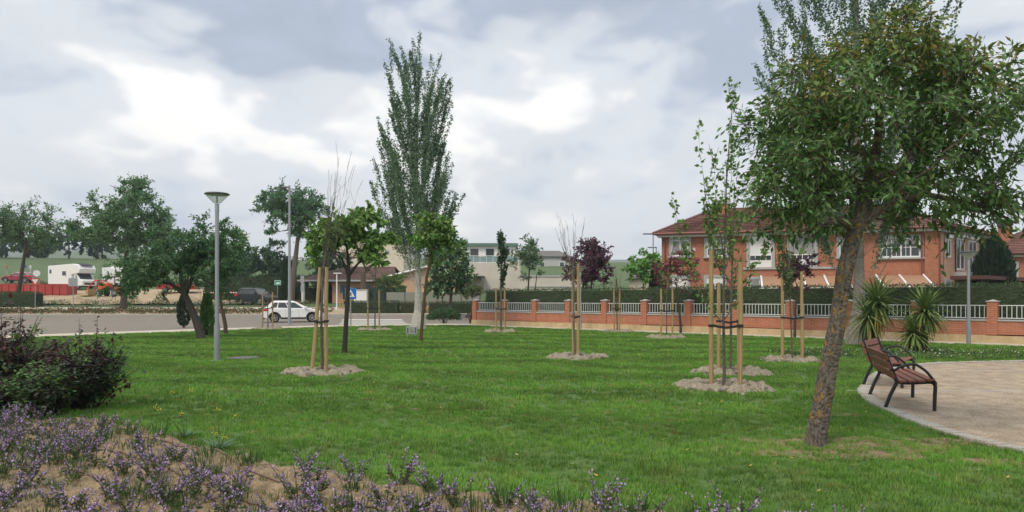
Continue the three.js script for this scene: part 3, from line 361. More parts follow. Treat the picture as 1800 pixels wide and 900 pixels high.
// ------------------------------------------------------------------ young staked trees
function moundAt(x, d, r, seed, label) {
  const R = rng(seed), nr = 30, na = 72, p = [], ix = [], uv = [];
  for (let i = 0; i <= nr; i++) for (let j = 0; j <= na; j++) { const t = i / nr, a = j / na * 6.2832, ca = Math.cos(a), sa = Math.sin(a), rr = r * .93 * t * (1 + .25 * n2(ca * 1.3 + seed, sa * 1.3) + .14 * n2(ca * 4 + seed, sa * 4)), h = t > .995 ? -.02 : (.035 + .06 * Math.exp(-Math.pow((t - .68) / .2, 2))) * (1 - Math.pow(t, 9)) * (1 + .75 * n2(ca * rr * 3 + seed, sa * rr * 3)) + (  .026 * n2(ca * rr * 6, sa * rr * 6 + seed) + .012 * n2(ca * rr * 17, sa * rr * 19 + seed)) * (1 - Math.pow(t, 6)); p.push(ca * rr, h, sa * rr * .95); uv.push(ca * rr, sa * rr); }
  for (let i = 0; i < nr; i++) for (let j = 0; j < na; j++) { const q = i * (na + 1) + j; ix.push(q, q + 1, q + na + 1, q + 1, q + na + 2, q + na + 1); }
  const g = new THREE.BufferGeometry(); g.setAttribute('position', new THREE.Float32BufferAttribute(p, 3)); g.setAttribute('uv', new THREE.Float32BufferAttribute(uv, 2)); g.setIndex(ix); g.computeVertexNormals();
  const t = thing('soil_mound', label, 'soil mound', x, 0, -d, 0, 'pale soil rings around the young trees'); part(t, 'heap', g, M.mound);
  const cg = new THREE.IcosahedronGeometry(1, 1); { const q = cg.attributes.position; for (let i = 0; i < q.count; i++) { const f = 1 + .25 * n3(q.getX(i) * 2, q.getY(i) * 2, q.getZ(i) * 2); q.setXYZ(i, q.getX(i) * f, q.getY(i) * f, q.getZ(i) * f); } cg.computeVertexNormals(); }
  const clods = []; for (let i = 0; i < 80; i++) { const a = R() * 6.28, rr = r * (.3 + .68 * R()), s = .014 + .05 * R() * R(); clods.push(cg.clone().scale(s * 1.3, s * .8, s).rotateY(R() * 6).translate(Math.cos(a) * rr, .06 * (1 - rr / r) + .03, Math.sin(a) * rr * .95)); }
  part(t, 'clods', merge(clods), M.mound); return t;
}
function stakesAt(x, d, spots, hts, label, seed, strapH = 1.12) {
  const R = rng(seed), t = thing('tree_stakes', label, 'tree stakes', x, 0, -d, 0, 'round wooden stakes tied to young trees');
  spots.forEach(([sx, sz, lx = 0], i) => { const h = hts[i] ?? hts[0], g = new THREE.CylinderGeometry(.039, .042, h + .3, 14, 6); const q = g.attributes.position; for (let k = 0; k < q.count; k++) { const y = q.getY(k); q.setXYZ(k, q.getX(k) * (1 + .05 * n2(y * 2, i + seed)) + .008 * Math.sin(y * 2 + seed), y, q.getZ(k)); } g.computeVertexNormals(); const m = part(t, 'stake', g, M.stake); m.position.set(sx + lx * (h / 2), h / 2 - .15, sz); m.rotation.z = -lx; m.rotation.y = R() * 6; });
  const bands = []; const at = s => V(s[0] + (s[2] ?? 0) * strapH, strapH, s[1]);
  spots.forEach(s => { const p = at(s); bands.push(new THREE.TorusGeometry(.045, .012, 6, 16).rotateX(Math.PI / 2).scale(1, 2.2, 1).translate(p.x, strapH, p.z)); });
  if (spots.length > 1) { const a = at(spots[0]), b = at(spots[spots.length - 1]), m = a.clone().lerp(b, .5); m.y -= .04; for (const [u, v] of [[a, m], [m, b]]) { const L = u.distanceTo(v), g = new THREE.BoxGeometry(L, .045, .008); g.rotateZ(Math.atan2(v.y - u.y, Math.hypot(v.x - u.x, v.z - u.z))); g.rotateY(-Math.atan2(v.z - u.z, v.x - u.x)); bands.push(g.translate((u.x + v.x) / 2, (u.y + v.y) / 2, (u.z + v.z) / 2 + .05)); } }
  part(t, 'strap', merge(bands), M.strap);
}
// whip-like saplings: ascending rods with leaves (or none yet)
function sapling(o) {
  const R = rng(o.seed), g = thing('young_tree', o.label, 'young tree', o.x, 0, -o.d, 0, 'newly planted young trees'), w = new GB(), l = new GB(), col = o.bark ?? [.2, .17, .13];
  w.tube(o.stem.map(s => V(s[0], s[1], s[2] ?? 0)), o.stem.map(s => s[3]), 8, C(...col));
  const rods = o.rods ?? []; for (let i = 0; i < (o.auto ?? 0); i++) { const a = R() * 6.28, h0 = lerp(o.h0[0], o.h0[1], R()), k = Math.min(1, h0 / o.stem[o.stem.length - 1][1]), sp = o.spread * (.4 + .7 * R()), L = lerp(o.len[0], o.len[1], R()); rods.push({ from: [stemAt(o.stem, h0), h0, 0], to: [stemAt(o.stem, h0) + Math.cos(a) * sp + (o.bendX ?? 0) * L, h0 + L, Math.sin(a) * sp], r: (.011 + .004 * R()) * (o.thin ?? 1) }); }
  for (const q of rods) { const a = V(...q.from), b = V(...q.to), pts = [a], n = 8, L = a.distanceTo(b); for (let i = 1; i <= n; i++) { const t = i / n, p = V(lerp(a.x, b.x, Math.pow(t, q.pow ?? .7)), lerp(a.y, b.y, t), lerp(a.z, b.z, Math.pow(t, .7))); p.add(unit(R).multiplyScalar(L * .012)); pts.push(p); } w.tube(pts, pts.map((_, i) => Math.max(.0032, q.r * (1 - i / n * .85))), 5, vary(col, R, .15));
    for (let s = 0; s < (o.side ?? 0); s++) { const j = 2 + Math.floor(R() * (n - 2)), c = pts[j], e = c.clone().add(V((R() - .5) * .5 * L * .3 + (o.bendX ?? 0) * .3, L * .2 * (.5 + R()), (R() - .5) * .5 * L * .3)); w.tube([c, c.clone().lerp(e, .5).add(unit(R).multiplyScalar(.02)), e], [q.r * .45, q.r * .35, .0028], 4, vary(col, R, .15)); if (o.leafN) addLeaves([c, e], o.leafN * .4); }
    if (o.leafN) addLeaves(pts.slice(q.bare ?? 1), o.leafN * L); }
  function addLeaves(pts, n) { for (let k = 0; k < n; k++) { const i = Math.floor(R() * (pts.length - 1)), at = pts[i].clone().lerp(pts[i + 1], R()); const dir = unit(R); dir.y = dir.y * .6 - .15; dir.normalize(); at.addScaledVector(dir, .03); const m = 1 + Math.floor(R() * 2); for (let z = 0; z < m; z++) { const d2 = dir.clone().addScaledVector(unit(R), .5).normalize(); l.leaf(at, d2, d2.clone().cross(unit(R)).normalize(), o.leaf[0] * (.6 + R() * .7), o.leaf[1] * (.6 + R() * .6), vary(pick(o.colors, R), R, .25), .15); } } }
  part(g, 'stem', w.build(), M.bark); if (l.p.length) part(g, 'leaves', l.build(), M.leaf).userData.kind = 'stuff';
}
function stemAt(st, h) { for (let i = 1; i < st.length; i++) if (h <= st[i][1]) return lerp(st[i - 1][0], st[i][0], (h - st[i - 1][1]) / (st[i][1] - st[i - 1][1])); return st[st.length - 1][0]; }
const SPROUT = [[.19, .31, .075], [.15, .26, .065], [.12, .21, .055]];
const stem = (h, r, top = .02, lean = 0) => [[0, -.1, 0, r * 1.2], [.01 + lean * .1, .25, 0, r], [-.01 + lean * .4, h * .4, 0, r * .9], [lean * .7, h * .7, 0, lerp(r, top, .5)], [lean, h, 0, top]];
// nearest pair, right of centre
moundAt(3.82, 13.4, .93, 1, 'largest pale soil ring, around the nearest pair of stakes'); stakesAt(3.82, 13.4, [[-.25, .05], [.25, .12]], [2.48, 2.25], 'nearest tall pair of stakes, left of the leaning evergreen trunk', 1);
sapling({ seed: 401, label: 'tallest young tree with sparse leafy shoots above the house roof', x: 3.82, d: 13.4, stem: [[-.02, -.1, 0, .035], [0, .3, 0, .03], [-.02, 1.3, 0, .026], [0, 2.2, 0, .02], [.03, 3.6, 0, .013], [.1, 4.6, 0, .008], [.18, 5.45, 0, .004]], rods: [{ from: [-.01, 1.15, 0], to: [-.78, 2.35, .1], r: .014, pow: .8 }, { from: [-.02, 1.2, 0], to: [.72, 2.5, .1], r: .013, pow: 1 }, { from: [-.4, 1.9, .05], to: [-.95, 3.3, .1], r: .008 }, { from: [0, 2, 0], to: [-.5, 4.85, .1], r: .013, pow: .5 }, { from: [-.35, 3, .06], to: [-.1, 3.3, -.1], r: .007 }, { from: [0, 2.1, 0], to: [.32, 4, -.2], r: .012 }, { from: [0, 2.2, 0], to: [-.28, 4.15, .25], r: .012 }, { from: [0, 2.5, 0], to: [.5, 3.6, .1], r: .01 }, { from: [0, 1.9, 0], to: [-.3, 3.4, -.3], r: .01 }, { from: [.03, 3, 0], to: [.15, 4.5, .1], r: .008 }, { from: [.035, 3.7, 0], to: [.18, 5.47, 0], r: .008, pow: 1 }], leafN: 26, side: 3, leaf: [.085, .07], colors: SPROUT });
moundAt(4.72, 16.15, .86, 2, 'pale soil ring just behind the largest one'); stakesAt(4.72, 16.15, [[-.24, 0], [.2, 0]], [1.95, 2.25], 'pair of stakes partly hidden behind the nearest pair', 2);
sapling({ seed: 402, label: 'young leafy tree rising behind the nearest pair of stakes', x: 4.72, d: 16.15, stem: stem(4.1, .028, .006, .1), auto: 7, h0: [1.5, 3], spread: .5, len: [.8, 1.8], leafN: 20, side: 2, leaf: [.09, .07], colors: SPROUT });
moundAt(7.2, 19.2, .8, 3, 'pale soil ring left of the leaning evergreen trunk, before the palms'); stakesAt(7.2, 19.2, [[-.23, 0], [.25, .05]], [2.25, 2.3], 'pair of stakes just left of the leaning evergreen trunk', 3);
sapling({ seed: 403, label: 'young tree with pale green leaves in front of the house bay windows', x: 7.22, d: 19.2, stem: stem(3.5, .025, .005, -.1), auto: 7, h0: [1.5, 2.6], spread: .55, len: [.6, 1.3], leafN: 26, side: 2, leaf: [.09, .07], colors: [[.13, .2, .075], [.1, .17, .06]] });
// centre
moundAt(1.72, 20.2, .86, 4, 'pale soil ring in the middle of the lawn'); stakesAt(1.72, 20.2, [[-.05, -.12], [.07, .05]], [2.4, 2.55], 'close pair of stakes standing in the middle of the lawn', 4);
sapling({ seed: 404, label: 'leafless young tree with upright whips in the middle of the lawn', x: 1.7, d: 20.2, stem: stem(2.6, .03, .014, -.05), auto: 13, h0: [1.9, 2.6], spread: .55, len: [.9, 1.7], side: 2, thin: .75, bark: [.26, .22, .19] });
moundAt(-.55, 36.1, .85, 5, 'pale soil ring nearest the left end of the brick wall'); stakesAt(-.55, 36.1, [[-.22, 0], [.2, 0]], [2.1, 2.15], 'pair of stakes nearest the left end of the brick wall', 5);
sapling({ seed: 405, label: 'columnar leafy young tree before the left end of the brick wall', x: -.55, d: 36.1, stem: stem(4.6, .05, .012, .05), auto: 14, h0: [1.8, 4.2], spread: .3, len: [.6, 1.1], leafN: 42, side: 2, leaf: [.13, .09], colors: [[.05, .1, .045], [.06, .12, .05]] });
moundAt(5.1, 36.2, .9, 6, 'pale soil ring close to the wall, behind the central stakes'); stakesAt(5.1, 36.2, [[-.14, 0], [.12, 0]], [2.05, 2.1], 'pair of stakes close to the railing, right of the central stakes', 6);
sapling({ seed: 406, label: 'bare young tree close to the railing, below the purple tree', x: 5.1, d: 36.2, stem: stem(2.6, .03, .01, 0), auto: 9, h0: [1.5, 2.3], spread: .45, len: [.5, 1.1], side: 2, bark: [.17, .12, .1] });
moundAt(6.3, 30.4, .8, 7, 'pale soil ring left of the small reddish plum tree'); stakesAt(6.3, 30.4, [[-.22, 0], [.24, .03]], [2, 2.02], 'pair of stakes left of the small reddish plum tree', 7);
sapling({ seed: 407, label: 'thin young tree with a few leaves left of the reddish plum tree', x: 6.3, d: 30.4, stem: [[0, -.1, 0, .028], [.01, .3, 0, .024], [0, 1.2, 0, .02], [.02, 2.4, 0, .014], [.25, 3.6, 0, .009], [.4, 5.2, 0, .004]], auto: 5, h0: [1.6, 3.4], spread: .4, len: [.5, .9], leafN: 12, side: 1, leaf: [.11, .08], colors: SPROUT });
// left
moundAt(-4.1, 16.1, .88, 8, 'large pale soil ring left of the lime-leaved trees'); stakesAt(-4.1, 16.1, [[-.24, .06, .1], [.1, .04, .0]], [2.28, 2.28], 'large leaning pair of stakes left of the lime-leaved trees', 8);
sapling({ seed: 408, label: 'leafless young tree with long whips sweeping right above the lime leaves', x: -4.1, d: 16.1, stem: [[0, -.1, 0, .036], [.0, .3, 0, .03], [-.02, 1.2, 0, .028], [.02, 2.2, 0, .026], [.08, 2.7, 0, .02]], auto: 15, h0: [2.0, 2.6], spread: .42, len: [1.2, 2.6], bendX: .27, side: 3, thin: .62, bark: [.2, .16, .14] });
moundAt(-7.05, 38, .95, 9, 'flat pale soil ring near the pedestrian crossing'); stakesAt(-7.05, 38, [[-.3, 0], [.28, 0]], [2.05, 2.05], 'slim pair of stakes near the pedestrian crossing', 9);
sapling({ seed: 409, label: 'thin brown young tree near the pedestrian crossing', x: -7, d: 38, stem: stem(3.4, .035, .008, .05), auto: 7, h0: [1.8, 3], spread: .4, len: [.4, .9], leafN: 6, side: 1, leaf: [.1, .07], colors: [[.1, .11, .05]], bark: [.15, .11, .08] });
moundAt(-12.85, 39.2, .85, 10, 'flat pale soil ring by the road in front of the white car'); stakesAt(-12.85, 39.2, [[-.27, 0], [.26, 0]], [1.95, 1.95], 'slim pair of stakes standing in front of the white car', 10);
sapling({ seed: 410, label: 'thin young tree between stakes in front of the white car', x: -12.85, d: 39.2, stem: stem(2.9, .03, .008, .03), auto: 6, h0: [1.6, 2.6], spread: .35, len: [.4, .9], leafN: 16, side: 1, leaf: [.11, .08], colors: [[.05, .1, .04]] });
console.log('saplings');
// ------------------------------------------------------------------ hedges and bushes
function leafBox(gb, R, x0, x1, y0, y1, z0, z1, dens, ls, cols, rough = .06) { // leaves over the outside of a clipped block
  const fs = [[x1 - x0, y1 - y0, 0, z1, 1], [x1 - x0, y1 - y0, 0, z0, -1], [z1 - z0, y1 - y0, 1, x1, 1], [z1 - z0, y1 - y0, 1, x0, -1], [x1 - x0, z1 - z0, 2, y1, 1]];
  for (const [w, h, k, c, s] of fs) { const n = Math.round(w * h * dens); for (let i = 0; i < n; i++) { const u = R(), v = R(), off = (R() * R() - .25) * rough * 2 * s; let p, nn; if (k === 0) { p = V(lerp(x0, x1, u), lerp(y0, y1, v), c + off); nn = V(0, 0, s); } else if (k === 1) { p = V(c + off, lerp(y0, y1, v), lerp(z0, z1, u)); nn = V(s, 0, 0); } else { p = V(lerp(x0, x1, u), c + off, lerp(z0, z1, v)); nn = V(0, 1, 0); } p.addScaledVector(nn, rough * .6 * n3(p.x * 1.7, p.y * 1.7, p.z * 1.7)); const d = unit(R).addScaledVector(nn, .5); d.y += .25; d.normalize(); gb.leaf(p, d, d.clone().cross(unit(R)).normalize(), ls * (.6 + R() * .7), ls * .55 * (.6 + R() * .6), vary(pick(cols, R), R, .32).multiplyScalar(1.35), .2); } }
}
const coreMat = noiseMat([.05, .055, .03], [.045, .085, .035], 18, 2, { roughness: 1, bump: .05 }, 17);
function hedge(name, label, x, y, z, turn, L, H, W, dens, ls, cols, seed, group, core = coreMat) {
  const g = thing(name, label, 'hedge', x, y, z, turn, group), R = rng(seed), b = new GB(); leafBox(b, R, 0, L, .02, H, -W / 2, W / 2, dens, ls, cols, .07);
  part(g, 'twig_core', rbox(.06, L - .06, -.05, H - .06, -W / 2 + .06, W / 2 - .06, .04), core); part(g, 'foliage', b.build(), M.leaf).userData.kind = 'stuff'; return g;
}
const wallTurn = Math.atan2(.98, 1) * -1;                          // direction of the wall: towards the right and nearer
hedge('garden_hedge', 'long dark clipped hedge standing behind the white railing', -1.4, -.1, -46.9, wallTurn, 44, 2.22, .9, 170, .085, [[.045, .09, .035], [.06, .11, .04], [.035, .07, .032], [.08, .095, .045]], 501);
hedge('roadside_hedge', 'dark block hedge at the far left beside the triangular sign', -57, far(73), -73, 0, 10.7, 1.35, 1.6, 60, .16, [[.03, .075, .022], [.035, .085, .025]], 502);
hedge('roadside_hedge', 'clipped green hedge left of the pale poplar trunk', -14.2, far(65.5), -65.5, 0, 4.3, 1.05, 1.3, 90, .13, [[.03, .07, .03], [.038, .082, .035]], 503);
hedge('roadside_hedge', 'reddish brown leaved hedge behind the pale poplar trunk', -9.8, far(65.5), -65.6, 0, 2.2, 1.0, 1.2, 90, .12, [[.09, .05, .03], [.11, .045, .03], [.05, .065, .03]], 504);
hedge('roadside_hedge', 'red-tipped clipped hedge just right of the pale poplar trunk', -7.3, far(65.5), -65.6, 0, 1.75, .98, 1.2, 90, .12, [[.08, .05, .03], [.045, .075, .03]], 505);
hedge('roadside_hedge', 'clipped green hedge behind the round bush and chestnut tree', -5.4, far(65.5), -65.5, 0, 3.4, .98, 1.2, 90, .13, [[.034, .075, .03], [.05, .1, .03]], 506);
hedge('garden_hedge', 'green hedge in front of the low tiled house', -30, far(82), -82, 0, 17, 1.6, 1, 60, .15, [[.03, .075, .03], [.036, .085, .032]], 507);
hedge('garden_hedge', 'tall dark hedge wall behind the black car', -34.5, far(84), -84, 0, 11.5, 2.7, 1.2, 40, .2, [[.016, .036, .016], [.02, .042, .018]], 508);
hedge('golf_hedge', 'low hedge line behind the red skip on the golf slope', -64, far(101) - .2, -101.5, 0, 34, .8, 1.2, 26, .22, [[.028, .06, .02], [.034, .07, .024]], 509);
function bush(name, label, x, y, z, rx, ry, rz, n, ls, cols, seed, group, mat = M.leaf) {
  const g = thing(name, label, 'bush', x, y, z, 0, group), R = rng(seed), b = new GB(), w = new GB();
  for (let i = 0; i < n; i++) { const u = unit(R); if (u.y < -.25) u.y *= -.6; const r = .7 + .32 * Math.sqrt(R()); const k = r * (1 + .13 * n3(u.x * 2.5 + seed, u.y * 2.5, u.z * 2.5)); const p = V(u.x * rx * k, Math.max(.02, ry * .92 + u.y * ry * k), u.z * rz * k), d = unit(R).addScaledVector(u, .6).normalize(); b.leaf(p, d, d.clone().cross(unit(R)).normalize(), ls * (.6 + R() * .7), ls * .55, vary(pick(cols, R), R, .3), .2); }
  for (let i = 0; i < 14; i++) { const a = R() * 6.28, t = V(Math.cos(a) * rx * .75 * R(), ry * (1 + .7 * R()), Math.sin(a) * rz * .75 * R()); w.tube([V(t.x * .15, -.05, t.z * .15), t.clone().multiplyScalar(.5), t], [.02, .014, .006], 5, C(...DARKBARK)); }
  part(g, 'stems', w.build(), M.bark); part(g, 'foliage', b.build(), mat).userData.kind = 'stuff'; return g;
}
bush('round_bush', 'clipped rounded green bush on the pavement corner beside the brick wall', -4.55, -.14, -50, 1.05, .56, .9, 5200, .13, [[.07, .14, .06], [.085, .165, .07]], 511);
bush('small_shrub', 'small russet shrub between the round bush and the wall end', -2.75, -.02, -49, .28, .36, .28, 220, .1, [[.12, .06, .035], [.08, .06, .03]], 512);
bush('small_shrub', 'dark reddish shrub touching the left end of the brick wall', -2.05, -.02, -48.2, .35, .5, .35, 420, .1, [[.06, .03, .025], [.04, .05, .02]], 513);
bush('garden_topiary', 'dark round topiary before the low tiled house', -14.6, far(74), -74, .75, .95, .7, 700, .15, DARK, 514);
// shrubs beside the flower bed: long stems with oval leaves
function leafyShrub(label, x, z, R0, H, nStem, cols, seed, leaf = [.075, .045], tips = []) {
  const R = rng(seed), g = thing('leafy_shrub', label, 'shrub', x, 0, z, 0, 'shrubs at the left edge of the flower bed'), w = new GB(), b = new GB();
  for (let i = 0; i < nStem; i++) { const a = R() * 6.28, rr = R0 * Math.sqrt(R()), h = H * (.45 + .55 * R()) * (1 - .35 * Math.pow(rr / R0, 2)), c = pick(cols, R), top = V(Math.cos(a) * rr, h, Math.sin(a) * rr), q = V(top.x * .45, h * .5, top.z * .45).add(unit(R).multiplyScalar(.05)); w.tube([V(top.x * .12, -.05, top.z * .12), q, top], [.011, .008, .003], 5, C(.09, .05, .04));
    for (let k = 0; k < 4; k++) { const t = .25 + .7 * R(), s = t < .5 ? V(top.x * .12, 0, top.z * .12).lerp(q, t * 2) : q.clone().lerp(top, t * 2 - 1), e = s.clone().add(unit(R).multiplyScalar(.16).add(V(0, .06, 0))); w.tube([s, e], [.004, .002], 4, C(.09, .05, .04)); for (let z = 0; z < 9; z++) lf(s.clone().lerp(e, .2 + .9 * R())); }
    for (let k = 0; k < 22; k++) { const t = .15 + .87 * R(); lf(t < .5 ? V(top.x * .12, 0, top.z * .12).lerp(q, t * 2) : q.clone().lerp(top, t * 2 - 1)); }
    function lf(p) { const d = unit(R); d.y = d.y * .5; d.normalize(); p.addScaledVector(d, .05 * R() + .01); if (p.y < .02) return; b.leaf(p, d, V(-d.z, (R() - .5) * .8, d.x).normalize(), leaf[0] * (.6 + R() * .7), leaf[1] * (.6 + R() * .6), vary(pick(c, R), R, .25), .12); } }
  for (const [tx, h, tz] of tips) { const top = V(tx, h, tz), s = V(tx * .8, .1, tz * .8); w.tube([s, s.clone().lerp(top, .5), top], [.009, .006, .002], 5, C(.07, .03, .03)); for (let k = 0; k < 26; k++) { const p = s.clone().lerp(top, .4 + .6 * k / 26), d = unit(R); d.y *= .35; d.normalize(); b.leaf(p, d, V(-d.z, 0, d.x), .07, .042, vary([.06, .02, .025], R, .3), .1); } }
  part(g, 'stems', w.build(), M.bark); part(g, 'foliage', b.build(), M.leaf).userData.kind = 'stuff';
}
const PUR = [[.07, .03, .036], [.05, .026, .03], [.1, .036, .04]], GRN = [[.1, .2, .05], [.075, .155, .045], [.13, .23, .06]], DKG = [[.05, .085, .045], [.04, .065, .04]];
leafyShrub('tall dark purple-leaved shrub at the left edge of the picture', -7.35, -10.9, .85, 1.55, 105, [PUR, PUR, DKG, GRN, [[.09, .12, .04]]], 521, [.09, .06], [[.05, 1.72, .3], [.3, 1.6, .2], [-.1, 1.65, .4]]);
leafyShrub('purple and green shrub with two tall dark shoots beside the lawn', -6.15, -10.75, .75, 1.15, 105, [PUR, PUR, DKG, GRN], 522, [.08, .055], [[.28, 1.36, .2], [.02, 1.32, .2]]);
leafyShrub('bright green leafy shrub growing in front of the purple ones', -6.35, -10.15, .55, .8, 60, [GRN, GRN, DKG], 523, [.075, .05]);
leafyShrub('low dark shrub under the tall purple one at the left edge', -7.2, -10.0, .6, .72, 60, [DKG, PUR, GRN], 524, [.075, .05]);
leafyShrub('dark purple shrub behind the others at the left edge', -8.2, -12.2, .7, 1.3, 44, [PUR, DKG], 525, [.08, .05]);
console.log('bushes');

// ------------------------------------------------------------------ brick garden wall with railings
{
  const w = thing('brick_garden_wall', 'long orange brick garden wall on a cream plinth with white railings', 'wall', -2.24, -.02, -46.6, wallTurn), bay = 2.52, nB = 15, R = rng(9);
  const pierG = uvMetres(box(-.165, .165, .3, 1.5, -.18, .18)), capG = merge([rbox(-.2, .2, 1.5, 1.545, -.21, .21, .012), new THREE.ConeGeometry(.2, .05, 4).rotateY(Math.PI / 4).translate(0, 1.57, 0)]), barG = new THREE.CylinderGeometry(.014, .014, .46, 6), panelG = [0, 1].map(k => uvMetres(box(.165, bay - .165, .27 + k * .05, .8, -.12, .12)));
  for (let i = 0; i <= nB; i++) {
    const pp = part(w, 'pier', pierG, M.brick); pp.position.x = i * bay; const cp = part(pp, 'cap', capG, M.stone);
    const pl = part(w, 'plinth', uvMetres(box(i * bay - .2, i * bay + bay - .202, -.3, .302 - .012 * (i % 3), -.215, .215)), M.plinth);
    if (i === nB) break;
    part(w, 'brick_panel', panelG[i % 2], M.brick).position.x = i * bay;
    const cop = part(w, 'coping', rbox(i * bay + .166, (i + 1) * bay - .166, .801, .86, -.16, .16, .012), M.stone);
    const rl = part(w, 'railing', merge([box(.165, bay - .165, .9, .93, -.02, .02), box(.165, bay - .165, 1.36, 1.39, -.02, .02)]), M.rail); rl.position.x = i * bay;
    for (let k = 0; k < 14; k++) { const b = part(rl, k ? `bar_${String(k).padStart(3, '0')}` : 'bar', barG, M.rail); b.position.set(.2 + (k + .5) * (bay - .4) / 14, 1.145, 0); }
  }
}
// ------------------------------------------------------------------ houses
function winUnit(h, x0, x1, y0, y1, o = {}) { // stone surround, white frame, panes, blind
  const W = x1 - x0, s = part(h, 'window', merge([box(x0, x0 + .17, y0, y1, .0, .09), box(x1 - .17, x1, y0, y1, .0, .09), box(x0 + .171, x1 - .171, y1 - .16, y1, .0, .089), box(x0 - .06, x1 + .06, y0 - .1, y0 - .001, -.02, .16)]), M.stone);
  const a = x0 + .17, b = x1 - .17, t = y1 - .16, fr = [box(a, b, y0, y0 + .09, -.03, .045), box(a, a + .07, y0 + .09, t, -.03, .045), box(b - .07, b, y0 + .09, t, -.03, .045), box(a + .07, b - .07, t - .07, t, -.03, .045)];
  const n = o.lights ?? 2; for (let i = 1; i < n; i++) { const m = lerp(a, b, i / n); fr.push(box(m - .035, m + .035, y0 + .09, t - .07, -.03, .04)); if (o.cross) fr.push(box(lerp(a, b, (i - .5) / n) - .014, lerp(a, b, (i - .5) / n) + .014, y0 + .09, t - .07, -.025, .03)); }
  if (o.cross) fr.push(box(a + .07, b - .07, (y0 + t) / 2, (y0 + t) / 2 + .03, -.025, .032));
  part(s, 'frame', merge(fr), M.white); for (let i = 0; i < n; i++) part(s, 'pane', box(lerp(a, b, i / n) + .03, lerp(a, b, (i + 1) / n) - .03, y0 + .08, t - .06, .003, .013), M.glass);
  if (o.blind) part(s, 'roller_blind', slats(a + .07, b - .07, lerp(t - .07, y0 + .09, o.blind), t - .07, .014, .026), o.blindMat ?? M.blind);
}
function slats(x0, x1, y0, y1, z0, z1) { const n = Math.max(2, Math.round((y1 - y0) / .055)), a = []; for (let i = 0; i < n; i++) { const b = lerp(y0, y1, i / n), c = lerp(y0, y1, (i + 1) / n); a.push(box(x0, x1, b + .006, c, z0, z1), box(x0, x1, b, b + .006, z0, z1 - .006)); } return merge(a); }
function bayWin(h, x0, x1, y0, y1, open, mat) { // tall opening: shutter above, row of panes, white panel below
  const W = x1 - x0, s = part(h, 'window', merge([box(x0, x0 + .2, y0, y1 - .06, 0, .1), box(x1 - .2, x1, y0, y1 - .06, 0, .1), box(x0, x1, y1 - .06, y1, 0, .1)]), M.stone), a = x0 + .2, b = x1 - .2, pt = y0 + .4, gt = y0 + .74;
  part(s, 'panel', box(a, b, y0, pt, -.02, .05), M.white); const fr = [box(a, b, pt, pt + .05, -.02, .06), box(a, b, gt, gt + .06, -.02, .06)]; for (let i = 0; i <= 4; i++) { const m = lerp(a + .02, b - .02, i / 4); fr.push(box(m - .02, m + .02, pt + .05, gt, -.02, .055)); } part(s, 'frame', merge(fr), M.white);
  for (let i = 0; i < 4; i++) part(s, 'pane', box(lerp(a, b, i / 4) + .02, lerp(a, b, (i + 1) / 4) - .02, pt + .04, gt + .01, .003, .015), M.glass);
  part(s, 'shutter', slats(a, b, gt + .06, y1 - .06, .005, .035), mat);
}
function roofFaces(h, pts, faces, name, mat) { for (const f of faces) { const q = f.map(i => V(...pts[i])), n = q[1].clone().sub(q[0]).cross(q[2].clone().sub(q[0])).normalize(); if (n.y < 0) { q.reverse(); n.negate(); } let ux = V(0, 1, 0).cross(n).normalize(), vx = n.clone().cross(ux); const p = [], uv = []; for (let i = 1; i + 1 < q.length; i++) for (const v of [q[0], q[i], q[i + 1]]) { p.push(v.x, v.y, v.z); uv.push(v.dot(ux), v.dot(vx)); } const top = p.slice(), tu = uv.slice(); for (let i = 0; i < p.length; i += 9) for (const k of [0, 2, 1]) { top.push(p[i + 3 * k] - n.x * .12, p[i + 3 * k + 1] - n.y * .12, p[i + 3 * k + 2] - n.z * .12); tu.push(0, 0); } const g = new THREE.BufferGeometry(); g.setAttribute('position', new THREE.Float32BufferAttribute(top, 3)); g.setAttribute('uv', new THREE.Float32BufferAttribute(tu, 2)); g.computeVertexNormals(); part(h, name, g, mat);
  if (name.includes('roof')) { const ys = q.map(v => v.y), y0 = Math.min(...ys), y1 = Math.max(...ys), rows = []; for (let y = y0 + .1; y < y1 - .05; y += .15) { const hit = []; for (let i = 0; i < q.length; i++) { const a = q[i], b = q[(i + 1) % q.length]; if ((a.y > y) !== (b.y > y)) hit.push(a.clone().lerp(b, (y - a.y) / (b.y - a.y))); } if (hit.length === 2 && hit[0].distanceTo(hit[1]) > .3) rows.push(cylBetween(hit[0], hit[1], .045, .045, 6)); } if (rows.length) part(h, 'tile_courses', merge(rows), mat).userData.kind = 'stuff'; } } }
const ridge = (a, b, r = .1) => cylBetween(V(...a), V(...b), r, r, 8);
